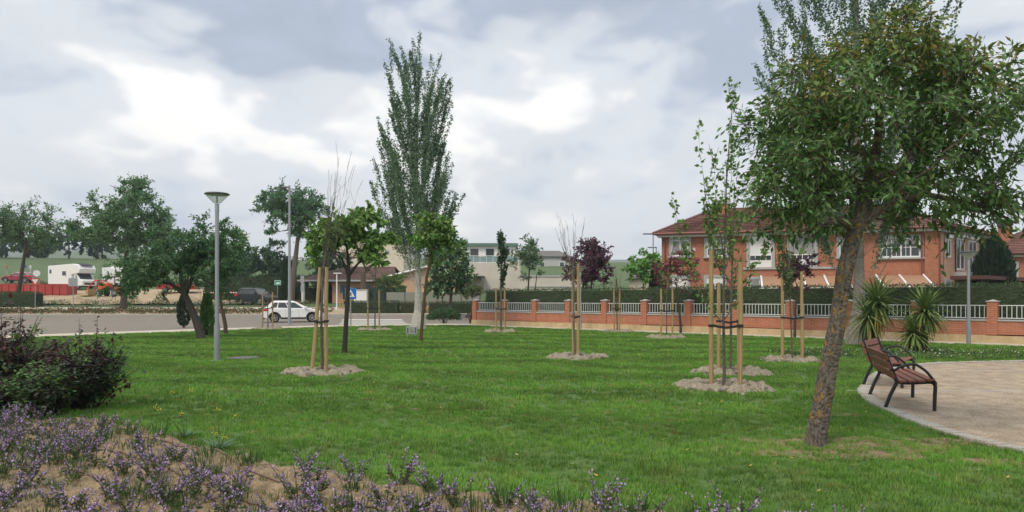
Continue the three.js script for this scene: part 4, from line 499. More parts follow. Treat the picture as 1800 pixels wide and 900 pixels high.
{
  const h = thing('brick_house', 'orange brick two-storey house with hipped tile roof behind the hedge', 'house', 10, -.1, -49.8, -.297), L = 16.44;
  const lx = (x, d) => { const dx = x - 10, dz = -d + 49.8, c = Math.cos(.297), s = Math.sin(.297); return [dx * c + dz * s, -dx * s + dz * c]; }; // plan point to house axes
  const [cx, cz] = lx(32.3, 50.7), [ex, ez] = lx(29.5, 61), [gx, gz] = lx(14.5, 62);
  // walls: front and the lit side wing
  part(h, 'wall', uvMetres(box(0, L, -.3, 5.85, -.3, 0)), M.brick);
  const side = Math.atan2(-(cz), cx - L), SL = Math.hypot(cx - L, cz);
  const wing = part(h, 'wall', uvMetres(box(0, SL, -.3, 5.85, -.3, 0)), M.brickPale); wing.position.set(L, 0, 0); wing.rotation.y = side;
  const back = (ax, az, bx, bz) => { const m = part(h, 'wall', uvMetres(box(0, Math.hypot(bx - ax, bz - az), -.3, 5.85, 0, .3)), M.brick); m.position.set(ax, 0, az); m.rotation.y = Math.atan2(-(bz - az), bx - ax); };
  back(0, -.3, gx, gz); back(gx, gz, ex, ez); back(ex, ez, cx, cz);
  part(h, 'corner_pilaster', uvMetres(box(L - .75, L + .02, -.3, 5.8, .001, .13)), M.brick);
  part(h, 'cornice', box(-.25, L + .1, 5.78, 6.02, -.2, .32), M.white); part(wing, 'cornice', box(-.05, SL + .2, 5.75, 6.0, -.2, .3), M.stone);
  // roof
  const o = .5, [c1x, c1z] = lx(33, 50.6), [e1x, e1z] = lx(30, 61.8), [g1x, g1z] = lx(14.2, 62.8), [r1x, r1z] = lx(14.8, 54.6), [r2x, r2z] = lx(26.3, 52.6);
  const P = [[-o, 6.03, o], [L + .1, 6.03, o + .1], [c1x, 6.03, c1z], [e1x, 6.03, e1z], [g1x, 6.03, g1z], [r1x, 8.25, r1z], [r2x, 8.15, r2z]];
  roofFaces(h, P, [[0, 1, 6, 5], [1, 2, 6], [2, 3, 6], [3, 4, 5, 6], [4, 0, 5]], 'roof', M.roof);
  part(h, 'ridge_tiles', merge([ridge(P[0], P[5]), ridge(P[5], P[6]), ridge(P[1], P[6]), ridge(P[2], P[6])]), M.roof);
  part(h, 'gutter', merge([ridge([-o, 5.98, o + .05], [L + .1, 5.98, o + .15], .07), ridge([L + .1, 5.98, o + .15], [c1x, 5.98, c1z + .05], .07)]), std([.2, .06, .045], { roughness: .5 }));
  part(h, 'downpipe', merge([ridge([.22, 0, .12], [.22, 5.85, .12], .05), ridge([L - .9, 0, .14], [L - .9, 5.85, .14], .05), ridge([L + .06, 0, .16], [L + .06, 5.85, .16], .055)]), std([.22, .07, .05], { roughness: .5 }));
  for (const [x, y0, y1, z, w] of [[3.9, 6.6, 8.75, -5, .42], [15.5, 7, 9.3, -6.2, .42]]) { const c = part(h, 'chimney', uvMetres(box(x - w, x + w, y0, y1 - .3, z - .35, z + .35)), M.brick); part(c, 'chimney_cap', box(x - w - .06, x + w + .06, y1 - .3, y1, z - .41, z + .41), M.stone); }
  winUnit(h, .48, 1.92, 4.51, 5.75, { blind: .82, lights: 2 }); winUnit(h, 2.76, 4.31, 4.45, 5.68, { blind: .48, cross: true }); bayWin(h, 5.4, 7.14, 3.72, 5.78, 1, M.white); bayWin(h, 7.89, 9.68, 3.72, 5.78, 1, M.blind); winUnit(h, 10.77, 11.91, 4.3, 5.55, { blind: .3 }); winUnit(h, 13.2, 15.64, 4.22, 5.58, { lights: 4, cross: true, blind: .3 });
  winUnit(h, .52, 1.85, 2.1, 3.3, { blind: .8, blindMat: M.white }); winUnit(h, 2.73, 4.16, 2.1, 3.25, { blind: .4, blindMat: M.white }); winUnit(h, 5.44, 7, 2.0, 3.12, { blind: .45 });
  part(h, 'string_course', box(5.2, 11.2, 3.58, 3.71, -.02, .1), M.stone);
  part(h, 'alarm_box', rbox(2.04, 2.2, 4.8, 5.05, 0, .06, .01), std([.6, .5, .62]));
  for (const [x0, x1, y0, y1] of [[1.1, 2, 4.25, 5.4], [2.9, 4.4, 3.5, 5.55], [5.1, 6.6, 3.5, 5.5]]) { const dr = part(wing, y0 < 4 ? 'balcony_door' : 'window', merge([box(x0, x0 + .09, y0, y1, 0, .05), box(x1 - .09, x1, y0, y1, 0, .05), box(x0 + .09, x1 - .09, y1 - .1, y1, 0, .05), box(x0 + .09, x1 - .09, y0, y0 + .12, 0, .05), box((x0 + x1) / 2 - .05, (x0 + x1) / 2 + .05, y0 + .12, y1 - .1, 0, .05)]), M.white); part(dr, 'pane', box(x0 + .08, x1 - .08, y0 + .1, y1 - .08, -.01, .012), M.glass); part(dr, 'awning_box', rbox(x0 - .1, x1 + .1, y1 + .03, y1 + .24, .0, .22, .03), M.white); }
  part(wing, 'balcony_slab', box(2.6, 7, 3.1, 3.38, .002, .7), M.stone); part(wing, 'downpipe', ridge([2.7, 0, .08], [2.7, 5.8, .08], .045), M.iron);
  winUnit(wing, 1.0, 2.1, 1.7, 2.9, {});
  part(wing, 'entrance_door', box(3, 4.6, 0, 2.6, 0, .06), M.white);
  part(wing, 'porch_roof', box(-.2, 11.5, 2.83, 3.05, .72, 2.6), std([.09, .035, .03])); part(wing, 'porch_post', merge([box(11, 11.25, -.2, 2.83, 2.2, 2.45), box(8, 8.2, -.2, 2.83, 2.2, 2.4), box(.1, .3, -.2, 2.83, 2.2, 2.4)]), std([.06, .04, .035]));
  // terrace awnings: brown sheet on white rafters
  for (const [x0, x1] of [[6.3, 11.3], [13.0, 15.6]]) { const aw = part(h, 'terrace_awning', (() => { const g = box(x0, x1, 0, .03, 0, 3.1); g.rotateX(.27); return g.translate(0, 3.1, .06); })(), std([.34, .2, .12], { roughness: .8 })); const n = Math.round((x1 - x0) / 1.3), rf = []; for (let i = 0; i <= n; i++) { const x = lerp(x0, x1, i / n), g = box(x - .05, x + .05, .035, .11, 0, 3.15); g.rotateX(.27); rf.push(g.translate(0, 3.1, .06)); } rf.push(box(x0 - .1, x1 + .1, 2.16, 2.36, 3.04, 3.16)); for (const x of [x0, x1]) rf.push(box(x - .06, x + .06, -.1, 2.16, 3.03, 3.13)); part(aw, 'rafters', merge(rf), M.white); }
}
{ // neighbour at the right edge
  const h = thing('brick_house', 'neighbouring brick house with two chimneys at the right edge', 'house', 39.3, -.1, -58, -.25); part(h, 'wall', uvMetres(box(-1.5, 14, -.3, 5.2, -10, 0)), M.brick);
  const P = [[-2, 5.2, .6], [14.5, 5.2, .6], [14.5, 5.2, -10.5], [-2, 5.2, -10.5], [3, 7.7, -5], [10, 7.7, -5]]; roofFaces(h, P, [[0, 1, 5, 4], [1, 2, 5], [2, 3, 4, 5], [3, 0, 4]], 'roof', M.roof); part(h, 'cornice', box(-1.6, 14.1, 4.95, 5.19, -.1, .3), M.white); part(h, 'ridge_tiles', merge([ridge(P[0], P[4]), ridge(P[4], P[5])]), M.roof);
  for (const [x, y1] of [[.1, 7.9], [2.1, 7.9]]) { const c = part(h, 'chimney', uvMetres(box(x - .4, x + .4, 5.5, y1 - .3, -3, -2.3)), M.brick); part(c, 'chimney_cap', box(x - .46, x + .46, y1 - .3, y1, -3.06, -2.24), M.iron); }
  winUnit(h, -.9, .1, 2.9, 4.6, {}); winUnit(h, 3, 4.2, 3, 4.6, {}); winUnit(h, 5, 6.2, 3, 4.6, {}); part(h, 'pale_bay', uvMetres(box(2.4, 14, -.3, 4.9, 0, .05)), M.brickPale);
}
{ // low tiled house across the road
  const y = far(80), h = thing('tiled_bungalow', 'low salmon house with brown tiled roof and porch across the road', 'house', -22.5, y, -80, 0), wallM = noiseMat([.5, .27, .17], [.58, .34, .23], 9, .3, {}, 20);
  part(h, 'wall', uvMetres(box(3.2, 10, -.5, 2.7, -7, 0)), wallM); part(h, 'gable_wing', (() => { const s = new THREE.Shape([[9, -.5], [16.5, -.5], [16.5, 4.6], [12.6, 3.6], [9, 2.7]].map(q => new THREE.Vector2(...q))); return uvMetres(new THREE.ExtrudeGeometry(s, { depth: 6, bevelEnabled: false }).translate(0, 0, -5.4)); })(), noiseMat([.52, .33, .2], [.6, .4, .26], 9, .3, {}, 21));
  roofFaces(h, [[-.3, 2.5, 1], [10.2, 2.6, 1], [9.4, 4.1, -3.5], [4, 4.1, -3.5], [-.3, 2.5, -8], [10.2, 2.6, -8]], [[0, 1, 2, 3], [0, 3, 4], [4, 3, 2, 5]], 'roof', M.roofBrown);
  roofFaces(h, [[8.8, 2.85, 1.0], [16.8, 4.85, 1.0], [16.8, 4.85, -6], [8.8, 2.85, -6]], [[0, 1, 2, 3]], 'wing_roof', M.roofBrown);
  part(h, 'verge_board', cylBetween(V(9, 2.75, 1.05), V(16.8, 4.72, 1.05), .12, .12, 4), M.white); part(h, 'fascia', box(-.3, 10.2, 2.33, 2.52, .88, .98), M.stone);
  for (const x of [.1, 2.2]) part(h, 'porch_column', box(x, x + .3, -.3, 2.34, .45, .75), M.white);
  for (const [a, b] of [[4, 5.1], [6.3, 7.4], [8, 9.1]]) { const w = part(h, 'window', merge([box(a, b, 1.05, 1.13, 0, .07), box(a, b, 2.05, 2.13, 0, .07), box(a, a + .07, 1.13, 2.05, 0, .06), box(b - .07, b, 1.13, 2.05, 0, .06)]), M.stone); part(w, 'pane', box(a + .06, b - .06, 1.12, 2.06, .002, .02), M.glass); }
  part(h, 'entrance_wall', uvMetres(box(.3, 3.1, -.3, 2.3, -4, -3.8)), wallM); part(h, 'entrance_door', box(1, 2, -.2, 2.0, -3.799, -3.74), std([.16, .1, .06]));
}
{ const h = thing('rendered_building', 'tall blank cream building behind the low tiled house', 'building', -26.5, far(112) - 1, -112); part(h, 'wall', uvMetres(box(0, 10.2, 0, 7.9, -10, 0)), noiseMat([.62, .54, .43], [.68, .6, .49], 5, .2, {}, 22)); part(h, 'parapet', box(-.1, 10.3, 7.9, 8.2, -10.1, .1), M.stone); part(h, 'vent', box(7.4, 8, 5, 5.6, 0, .06), M.blind); }
{ // modern block behind the wall's left end
  const y = far(96) - .5, h = thing('modern_block', 'long pale flat-roofed building behind the wall left of the purple tree', 'building', -8.5, y, -96), pale = noiseMat([.5, .46, .4], [.58, .54, .47], 4, .15, {}, 23);
  part(h, 'wall', uvMetres(box(0, 9.6, -.5, 4.1, -9, 0)), pale); part(h, 'wall', uvMetres(box(9.6, 17.5, -.5, 2.3, -9, 0)), pale); part(h, 'parapet', box(9.5, 17.6, 2.3, 2.5, -9.1, .1), M.stone);
  const up = part(h, 'upper_storey', uvMetres(box(.5, 9, 4.1, 6.4, -9, -2)), M.white); for (let i = 0; i < 4; i++) { const x = 1 + i * 2.05; const w = part(up, 'window', box(x - .06, x + 1.06, 4.3, 6.05, -1.999, -1.96), M.stone); part(w, 'pane', box(x, x + 1, 4.4, 6, -1.97, -1.94), M.glass); }
  part(h, 'balcony_rail', merge([box(.2, 9.4, 5, 5.06, -.3, -.25), ...Array.from({ length: 12 }, (_, i) => box(.2 + i * .83, .25 + i * .83, 4.1, 5, -.3, -.25))]), M.rail); part(h, 'balcony_glass', box(.2, 9.4, 4.2, 4.95, -.29, -.27), std([.2, .3, .3], { roughness: .2 }));
  part(h, 'green_roof_edge', box(.3, 9.3, 6.4, 6.75, -9.2, -1.5), std([.1, .19, .15])); part(h, 'carport_roof', box(-1.5, 5, 2.2, 2.35, .001, 3), std([.12, .11, .1])); part(h, 'carport_post', merge([box(4.7, 4.95, -1, 2.2, 2.7, 2.95), box(-1.3, -1.1, -1, 2.2, 2.7, 2.9)]), std([.12, .11, .1]));
  part(h, 'sill', box(10.2, 16.8, 1.0, 1.08, 0, .09), M.stone);
}
[[13.4, 74, 6.5, 'grey-roofed pale house between the purple tree and the brick house', 3.4, 1.5, .6], [4.6, 150, 7, 'distant grey house left of the purple tree', 3.6, 1.4, 1.5], [-1, 165, 9, 'distant low white house above the long pale building', 3.4, 1.2, 1.5]].forEach(([x, d, w, label, H, rh, dn], i) => { const h = thing('distant_house', label, 'house', x, far(d) - dn, -d, .1), pale = std([[.55, .47, .38], [.45, .45, .44], [.6, .58, .54]][i]); part(h, 'wall', box(0, w, -.5, H, -7, 0), pale); roofFaces(h, [[-.4, H, .4], [w + .4, H, .4], [w + .4, H, -7.4], [-.4, H, -7.4], [1.5, H + rh, -3.5], [w - 1.5, H + rh, -3.5]], [[0, 1, 5, 4], [1, 2, 5], [2, 3, 4, 5], [3, 0, 4]], 'roof', std([.16, .15, .145])); for (const wx of [1, w - 2]) { const q = part(h, 'window', box(wx, wx + 1, 1.4, 2.5, .001, .05), M.white); part(q, 'pane', box(wx + .08, wx + .92, 1.48, 2.42, .04, .07), M.glass); } });
{ // grey boundary fence of the corner plot and its gate post
  const f = thing('panel_fence', 'grey green panel fence behind the clipped hedges near the chestnut tree', 'fence', -11.4, far(67.5), -67.5), pm = std([.24, .25, .2]); for (let i = 0; i < 5; i++) part(f, 'panel', box(i * 1.7 + .03, i * 1.7 + 1.67, .5, 1.75, -.03, .03), pm); for (let i = 0; i <= 5; i++) part(f, 'post', box(i * 1.7 - .03, i * 1.7 + .03, -.2, 1.8, -.045, .045), M.iron); part(f, 'base_wall', box(0, 8.5, -.2, .499, -.1, .1), M.plinth);
  const p = thing('gate_pillar', 'white rendered gate pillar beside the wooden gate by the crossing', 'pillar', -14.4, far(68), -68.2); part(p, 'shaft', rbox(0, 1.15, -.2, 1.9, -.3, .3, .03), M.white); part(p, 'cap', rbox(-.05, 1.2, 1.9, 1.98, -.35, .35, .02), M.stone);
  const w = thing('wooden_gate', 'low wooden slatted gate beside the white gate pillar', 'gate', -16.4, far(69), -69.4); const gm = std([.42, .27, .11]); for (let i = 0; i < 7; i++) part(w, 'slat', box(.05 + i * .28, .15 + i * .28, .05, 1, -.02, .02), gm); for (const y of [.15, .85]) part(w, 'rail', box(0, 2, y, y + .1, .021, .06), gm);
  const d = thing('dark_mesh_fence', 'dark green mesh fence before the low house gable', 'fence', -17.5, far(77), -77.2); part(d, 'mesh', box(0, 6.5, 0, 1.75, -.01, .01), std([.02, .04, .032])); for (let i = 0; i < 4; i++) part(d, 'post', box(i * 2.15, i * 2.15 + .06, -.2, 1.85, .011, .07), M.iron);
}
console.log('houses');
// ------------------------------------------------------------------ lamps, poles, signs
function parkLamp(label, x, y, d, H) {
  const g = thing('lamp_post', label, 'lamp post', x, y, -d, 0, 'inverted-cone park lamps');
  part(g, 'pole', new THREE.LatheGeometry([[.0, -.1], [.075, -.1], [.075, .9], [.05, 1.0], [.048, H - .55], [.055, H - .54], [.055, H - .32], [0, H - .32]].map(q => new THREE.Vector2(...q)), 20), M.galv); part(g, 'base_plate', rbox(-.15, .15, -.02, .02, -.15, .15, .008), M.galv);
  part(g, 'lamp_glass', new THREE.LatheGeometry([[.06, H - .31], [.1, H - .29], [.29, H - .085]].map(q => new THREE.Vector2(...q)), 32), M.lampGlass); part(g, 'lamp_top', new THREE.LatheGeometry([[0, H - .085], [.3, H - .085], [.315, H - .065], [.28, H - .04], [0, H - .01]].map(q => new THREE.Vector2(...q)), 32), M.lampDark); part(g, 'lamp_holder', new THREE.CylinderGeometry(.025, .03, .2, 10).translate(0, H - .2, 0), M.white);
}
parkLamp('tall park lamp with inverted glass cone on the left lawn', -7.6, 0, 19.2, 4.36);
parkLamp('park lamp in front of the brick wall at the right', 16.05, -.02, 26.2, 3.32);
parkLamp('park lamp near the wall behind the central stakes', 3.6, -.02, 39.3, 3.35);
{ const g = thing('street_light', 'tall grey street light pole beside the white car', 'street light', -14.75, -.14, -49.4); part(g, 'pole', new THREE.CylinderGeometry(.06, .11, 9.3, 14).translate(0, 4.6, 0), M.galv); part(g, 'arm', box(-.5, .06, 9.14, 9.2, -.03, .03), M.galv); part(g, 'lamp_head', rbox(-.62, -.2, 9.06, 9.14, -.12, .12, .03), M.lampDark); }
{ const g = thing('street_light', 'short pale street light before the low house', 'street light', -16.1, far(68.5), -68.5); part(g, 'pole', new THREE.CylinderGeometry(.05, .07, 3.4, 10).translate(0, 1.7, 0), M.white); part(g, 'lamp_head', rbox(-.3, .45, 3.38, 3.46, -.12, .12, .03), M.white); }
[[12.5, 66, 7.0, 'thin distant street light left of the brick house roof'], [15.1, 78, 5.9, 'shorter distant street light touching the brick house corner']].forEach(([x, d, H, label]) => { const g = thing('street_light', label, 'street light', x, far(d), -d); part(g, 'pole', new THREE.CylinderGeometry(.05, .09, H, 8).translate(0, H / 2, 0), M.galv); part(g, 'lamp_head', rbox(-.9, .05, H - .04, H + .06, -.1, .1, .03), M.lampDark); });
function canvasTex(w, h, draw) { const c = document.createElement('canvas'); c.width = w; c.height = h; draw(c.getContext('2d'), w, h); const t = new THREE.CanvasTexture(c); t.colorSpace = THREE.SRGBColorSpace; t.magFilter = THREE.LinearFilter; return t; }
function sign(name, label, x, d, H, turn, shape, face, back = M.galv) { const g = thing(name, label, 'sign', x, far(d) < 0 ? -.02 : far(d), -d, turn); part(g, 'post', new THREE.CylinderGeometry(.035, .035, H, 10).translate(0, H / 2 - .1, -.05), M.galv); part(g, 'plate', shape, back); if (face) part(g, 'face', face[0], face[1]); return g; }
{ // blue square crossing sign with its white triangle and walking figure
  const H = 2.35, t = canvasTex(128, 128, (c, w, h) => { c.fillStyle = '#1d6fc0'; c.fillRect(0, 0, w, h); c.fillStyle = '#eef2f4'; c.beginPath(); c.moveTo(64, 16); c.lineTo(112, 104); c.lineTo(16, 104); c.fill(); c.fillStyle = '#15181c'; c.beginPath(); c.arc(66, 48, 6, 0, 7); c.fill(); c.lineWidth = 8; c.strokeStyle = '#15181c'; c.beginPath(); c.moveTo(65, 56); c.lineTo(62, 76); c.lineTo(50, 96); c.moveTo(62, 76); c.lineTo(76, 96); c.moveTo(50, 66); c.lineTo(64, 60); c.lineTo(78, 70); c.stroke(); });
  sign('crossing_sign', 'blue square pedestrian crossing sign on a grey post', -8.85, 40.9, H, .2, rbox(-.3, .3, H - .75, H - .15, -.02, .01, .01), [new THREE.PlaneGeometry(.58, .58).translate(0, H - .45, .0125), std([1, 1, 1], { map: t, roughness: .4 })]); }
{ const H = 2.6, t = canvasTex(128, 96, (c, w, h) => { c.fillStyle = '#1f8f72'; c.fillRect(0, 0, w, h); c.strokeStyle = '#e8f2ee'; c.lineWidth = 5; c.strokeRect(5, 5, w - 10, h - 10); c.fillStyle = '#e8f2ee'; c.beginPath(); c.moveTo(24, 70); c.quadraticCurveTo(50, 20, 70, 52); c.lineTo(104, 30); c.lineTo(96, 72); c.fill(); }); sign('green_sign', 'small green information sign beside the black car', -24.4, 77.5, H, 0, rbox(-.3, .38, H - .62, H - .1, -.02, .01, .01), [new THREE.PlaneGeometry(.66, .5).translate(.04, H - .36, .0125), std([1, 1, 1], { map: t, roughness: .4 })]); }
{ const H = 3.2, s = new THREE.Shape([[-.45, 0], [.45, 0], [0, -.8]].map(q => new THREE.Vector2(...q))), i = new THREE.Shape([[-.27, -.1], [.27, -.1], [0, -.58]].map(q => new THREE.Vector2(...q))); const g = sign('yield_sign', 'red and white triangular yield sign at the far left', -45.3, 70.8, H, .5, new THREE.ExtrudeGeometry(s, { depth: .02, bevelEnabled: false }).translate(0, H - .35, 0), [new THREE.ShapeGeometry(i).translate(0, H - .35, .026), M.white], std([.5, .06, .03])); part(g, 'round_mirror', new THREE.CylinderGeometry(.3, .3, .05, 20).rotateX(Math.PI / 2).translate(.12, H + .12, 0), M.white); }
sign('sign_back', 'grey square sign seen from behind on the verge before the camper', -42.0, 71.3, 2.9, .2, rbox(-.4, .4, 2.05, 2.85, -.02, .02, .02), null);
sign('sign_back', 'narrow pair of grey sign plates on a pole before the porch', -20.8, 74.2, 3.1, 0, merge([rbox(-.25, .1, 2.2, 2.95, -.02, .02, .02), rbox(-.25, .1, 1.4, 2.05, -.02, .02, .02)]), null);
{ // small notice on the lawn
  const t = canvasTex(128, 96, (c, w, h) => { c.fillStyle = '#8d918c'; c.fillRect(0, 0, w, h); c.fillStyle = '#4a4f4c'; c.fillRect(10, 12, 14, 72); c.fillRect(104, 12, 14, 72); c.fillStyle = '#6d726d'; c.fillRect(40, 30, 30, 8); c.fillRect(52, 48, 36, 24); });
  const g = thing('lawn_notice', 'small grey notice plate standing on the lawn near the poplar', 'notice', -4.2, 0, -31.2); part(g, 'plate', rbox(-.24, .24, .1, .44, -.02, .02, .01), M.galv); part(g, 'face', new THREE.PlaneGeometry(.44, .3).translate(0, .27, .0225), std([1, 1, 1], { map: t })); for (const x of [-.17, .17]) part(g, 'leg', box(x - .015, x + .015, -.05, .1, -.015, .015), M.galv); }
{ const g = single('drain_cover', new THREE.CylinderGeometry(.42, .44, .03, 28).translate(0, .008, 0), noiseMat([.1, .095, .085], [.17, .16, .14], 20, 2, {}, 30), 'dark round drain cover in the grass right of the lamp', 'drain cover'); g.position.set(-7.2, 0, -20); }
// ------------------------------------------------------------------ benches
function bench(label, ax, ad, bx, bd) { // a, b: feet of the rear legs, near and far; the seat faces right
  const L = Math.hypot(bx - ax, bd - ad), g = thing('park_bench', label, 'bench', (ax + bx) / 2, .012, -(ad + bd) / 2, Math.atan2((bd - ad), (bx - ax)) - Math.PI / 2 * 0, 'benches on the paved circle'); // local x along the bench, local z to the front
  const hl = L / 2 - .1, slatG = rbox(-L / 2 + .0, L / 2, -.016, .016, -.05, .05, .01);
  for (let i = 0; i < 4; i++) { const s = part(g, 'seat_slat', uvMetres(slatG.clone()), M.slat); s.position.set(0, .43 - [.02, .012, .004, .0][i] + (i === 3 ? .012 : 0), .22 + i * .118); s.rotation.x = -.07; }
  for (let i = 0; i < 3; i++) { const s = part(g, 'back_slat', uvMetres(rbox(-L / 2, L / 2, -.055, .055, -.016, .016, .01)), M.slat); s.position.set(0, .5 + i * .128, .1 - i * .042 - .012); s.rotation.x = -.32; }
  const flat = (pts, w, h) => { const c = new THREE.CatmullRomCurve3(pts.map(q => V(0, q[0], q[1])), false, 'catmullrom', .35), n = 26, gs = []; const ps = c.getSpacedPoints(n); const bb = new GB(); for (let i = 0; i < n; i++) { const a = ps[i], b = ps[i + 1], t = b.clone().sub(a).normalize(), nn = V(0, -t.z, t.y); } const S = new THREE.Shape([[-w / 2, -h / 2], [w / 2, -h / 2], [w / 2, h / 2], [-w / 2, h / 2]].map(q => new THREE.Vector2(...q))); return new THREE.TubeGeometry(c, n, h, 8).scale(w / h * .5, 1, 1); };
  for (const x of [-hl, hl]) {
    const leg = part(g, 'leg', flat([[-.0, 0], [.2, .07], [.38, .15], [.44, .14], [.62, .075], [.83, .0]], .06, .026), M.iron); leg.position.x = x;
    const f = part(g, 'leg', flat([[.4, .14], [.385, .28], [.4, .5], [.405, .6], [.36, .645], [.2, .64], [.0, .635]], .06, .026), M.iron); f.position.x = x;
    const arm = part(g, 'armrest', flat([[.56, .11], [.62, .2], [.655, .32], [.65, .4], [.56, .52], [.43, .62], [.38, .645]], .05, .019), M.iron); arm.position.x = x + (x > 0 ? .06 : -.06);
  }
  return g;
}
bench('nearer wooden slat bench on dark iron legs, seen from behind', 5.34, 10.64, 5.86, 12.26);
bench('farther wooden slat bench half hidden behind the nearer one', 6.34, 13.5, 7.32, 14.9);
// ------------------------------------------------------------------ yuccas beside the far bench
function yucca(label, x, d, heads, seed, nLeaf, LL) {
  const R = rng(seed), g = thing('yucca_palm', label, 'palm', x, 0, -d, 0, 'yucca palms before the wall'), cols = [[.14, .21, .06], [.11, .175, .05], [.18, .24, .07], [.34, .26, .06]].map(c => new THREE.MeshPhysicalMaterial({ color: C(...c), roughness: .6, transmission: .2, thickness: 0, side: THREE.DoubleSide, specularIntensity: .5 }));
  const gs = [0, 1, 2, 3].map(k => { const p = [], n = 6, ix = [], w = .034, droop = .12 + k * .12; for (let i = 0; i <= n; i++) { const t = i / n, ww = w * (t < .15 ? .7 : 1) * Math.pow(1 - t, .55) + .001, z = LL * t * (1 - droop * .3 * t), y = -droop * LL * t * t; p.push(-ww, y + ww * .5, z, 0, y, z, ww, y + ww * .5, z); } for (let i = 0; i < n; i++) { const a = i * 3; ix.push(a, a + 1, a + 3, a + 1, a + 4, a + 3, a + 1, a + 2, a + 4, a + 2, a + 5, a + 4); } const q = new THREE.BufferGeometry(); q.setAttribute('position', new THREE.Float32BufferAttribute(p, 3)); q.setIndex(ix); q.computeVertexNormals(); return q; });
  let c = 0; for (const [pts, n] of heads) { const b = new GB(); b.tube(pts.map(q => V(q[0], q[1], q[2])), pts.map(q => q[3]), 10, C(.17, .135, .1)); part(g, 'trunk', b.build(), M.bark); const top = V(...pts[pts.length - 1].slice(0, 3));
    for (let i = 0; i < n; i++) { const t = (i + .5) / n, el = lerp(1.45, -.95, Math.pow(t, .85)) + (R() - .5) * .25, a = i * 2.39996 + R() * .3, m = part(g, c ? `leaf_${String(c).padStart(3, '0')}` : 'leaf', gs[el > .7 ? Math.floor(R() * 2) : 1 + Math.floor(R() * 3)], el < -.35 && R() < .4 ? cols[3] : pick(cols.slice(0, 3), R)); c++; m.position.copy(top); m.position.y -= t * .16; m.rotation.set(-el, a, 0, 'YXZ'); m.scale.setScalar(.8 + R() * .35); } }
}
yucca('large yucca palm with two trunks left of the others', 11.75, 24.2, [[[[.05, -.1, 0, .14], [.05, .5, 0, .1], [.08, 1.1, 0, .085], [.08, 1.5, 0, .08]], 190], [[[-.3, -.1, .1, .1], [-.36, .5, .1, .08], [-.25, 1.05, .1, .07]], 105]], 601, 0, 1.0);
yucca('slim yucca palm with a dark straight trunk at the right', 12.48, 22.5, [[[[0, -.1, 0, .1], [-.01, .5, 0, .075], [0, 1.25, 0, .065]], 230]], 602, 0, .88);
yucca('small low yucca palm leaning left between the two larger ones', 12.2, 22.3, [[[[0, -.1, 0, .07], [-.08, .25, 0, .055], [-.2, .62, 0, .05]], 150]], 603, 0, .7);
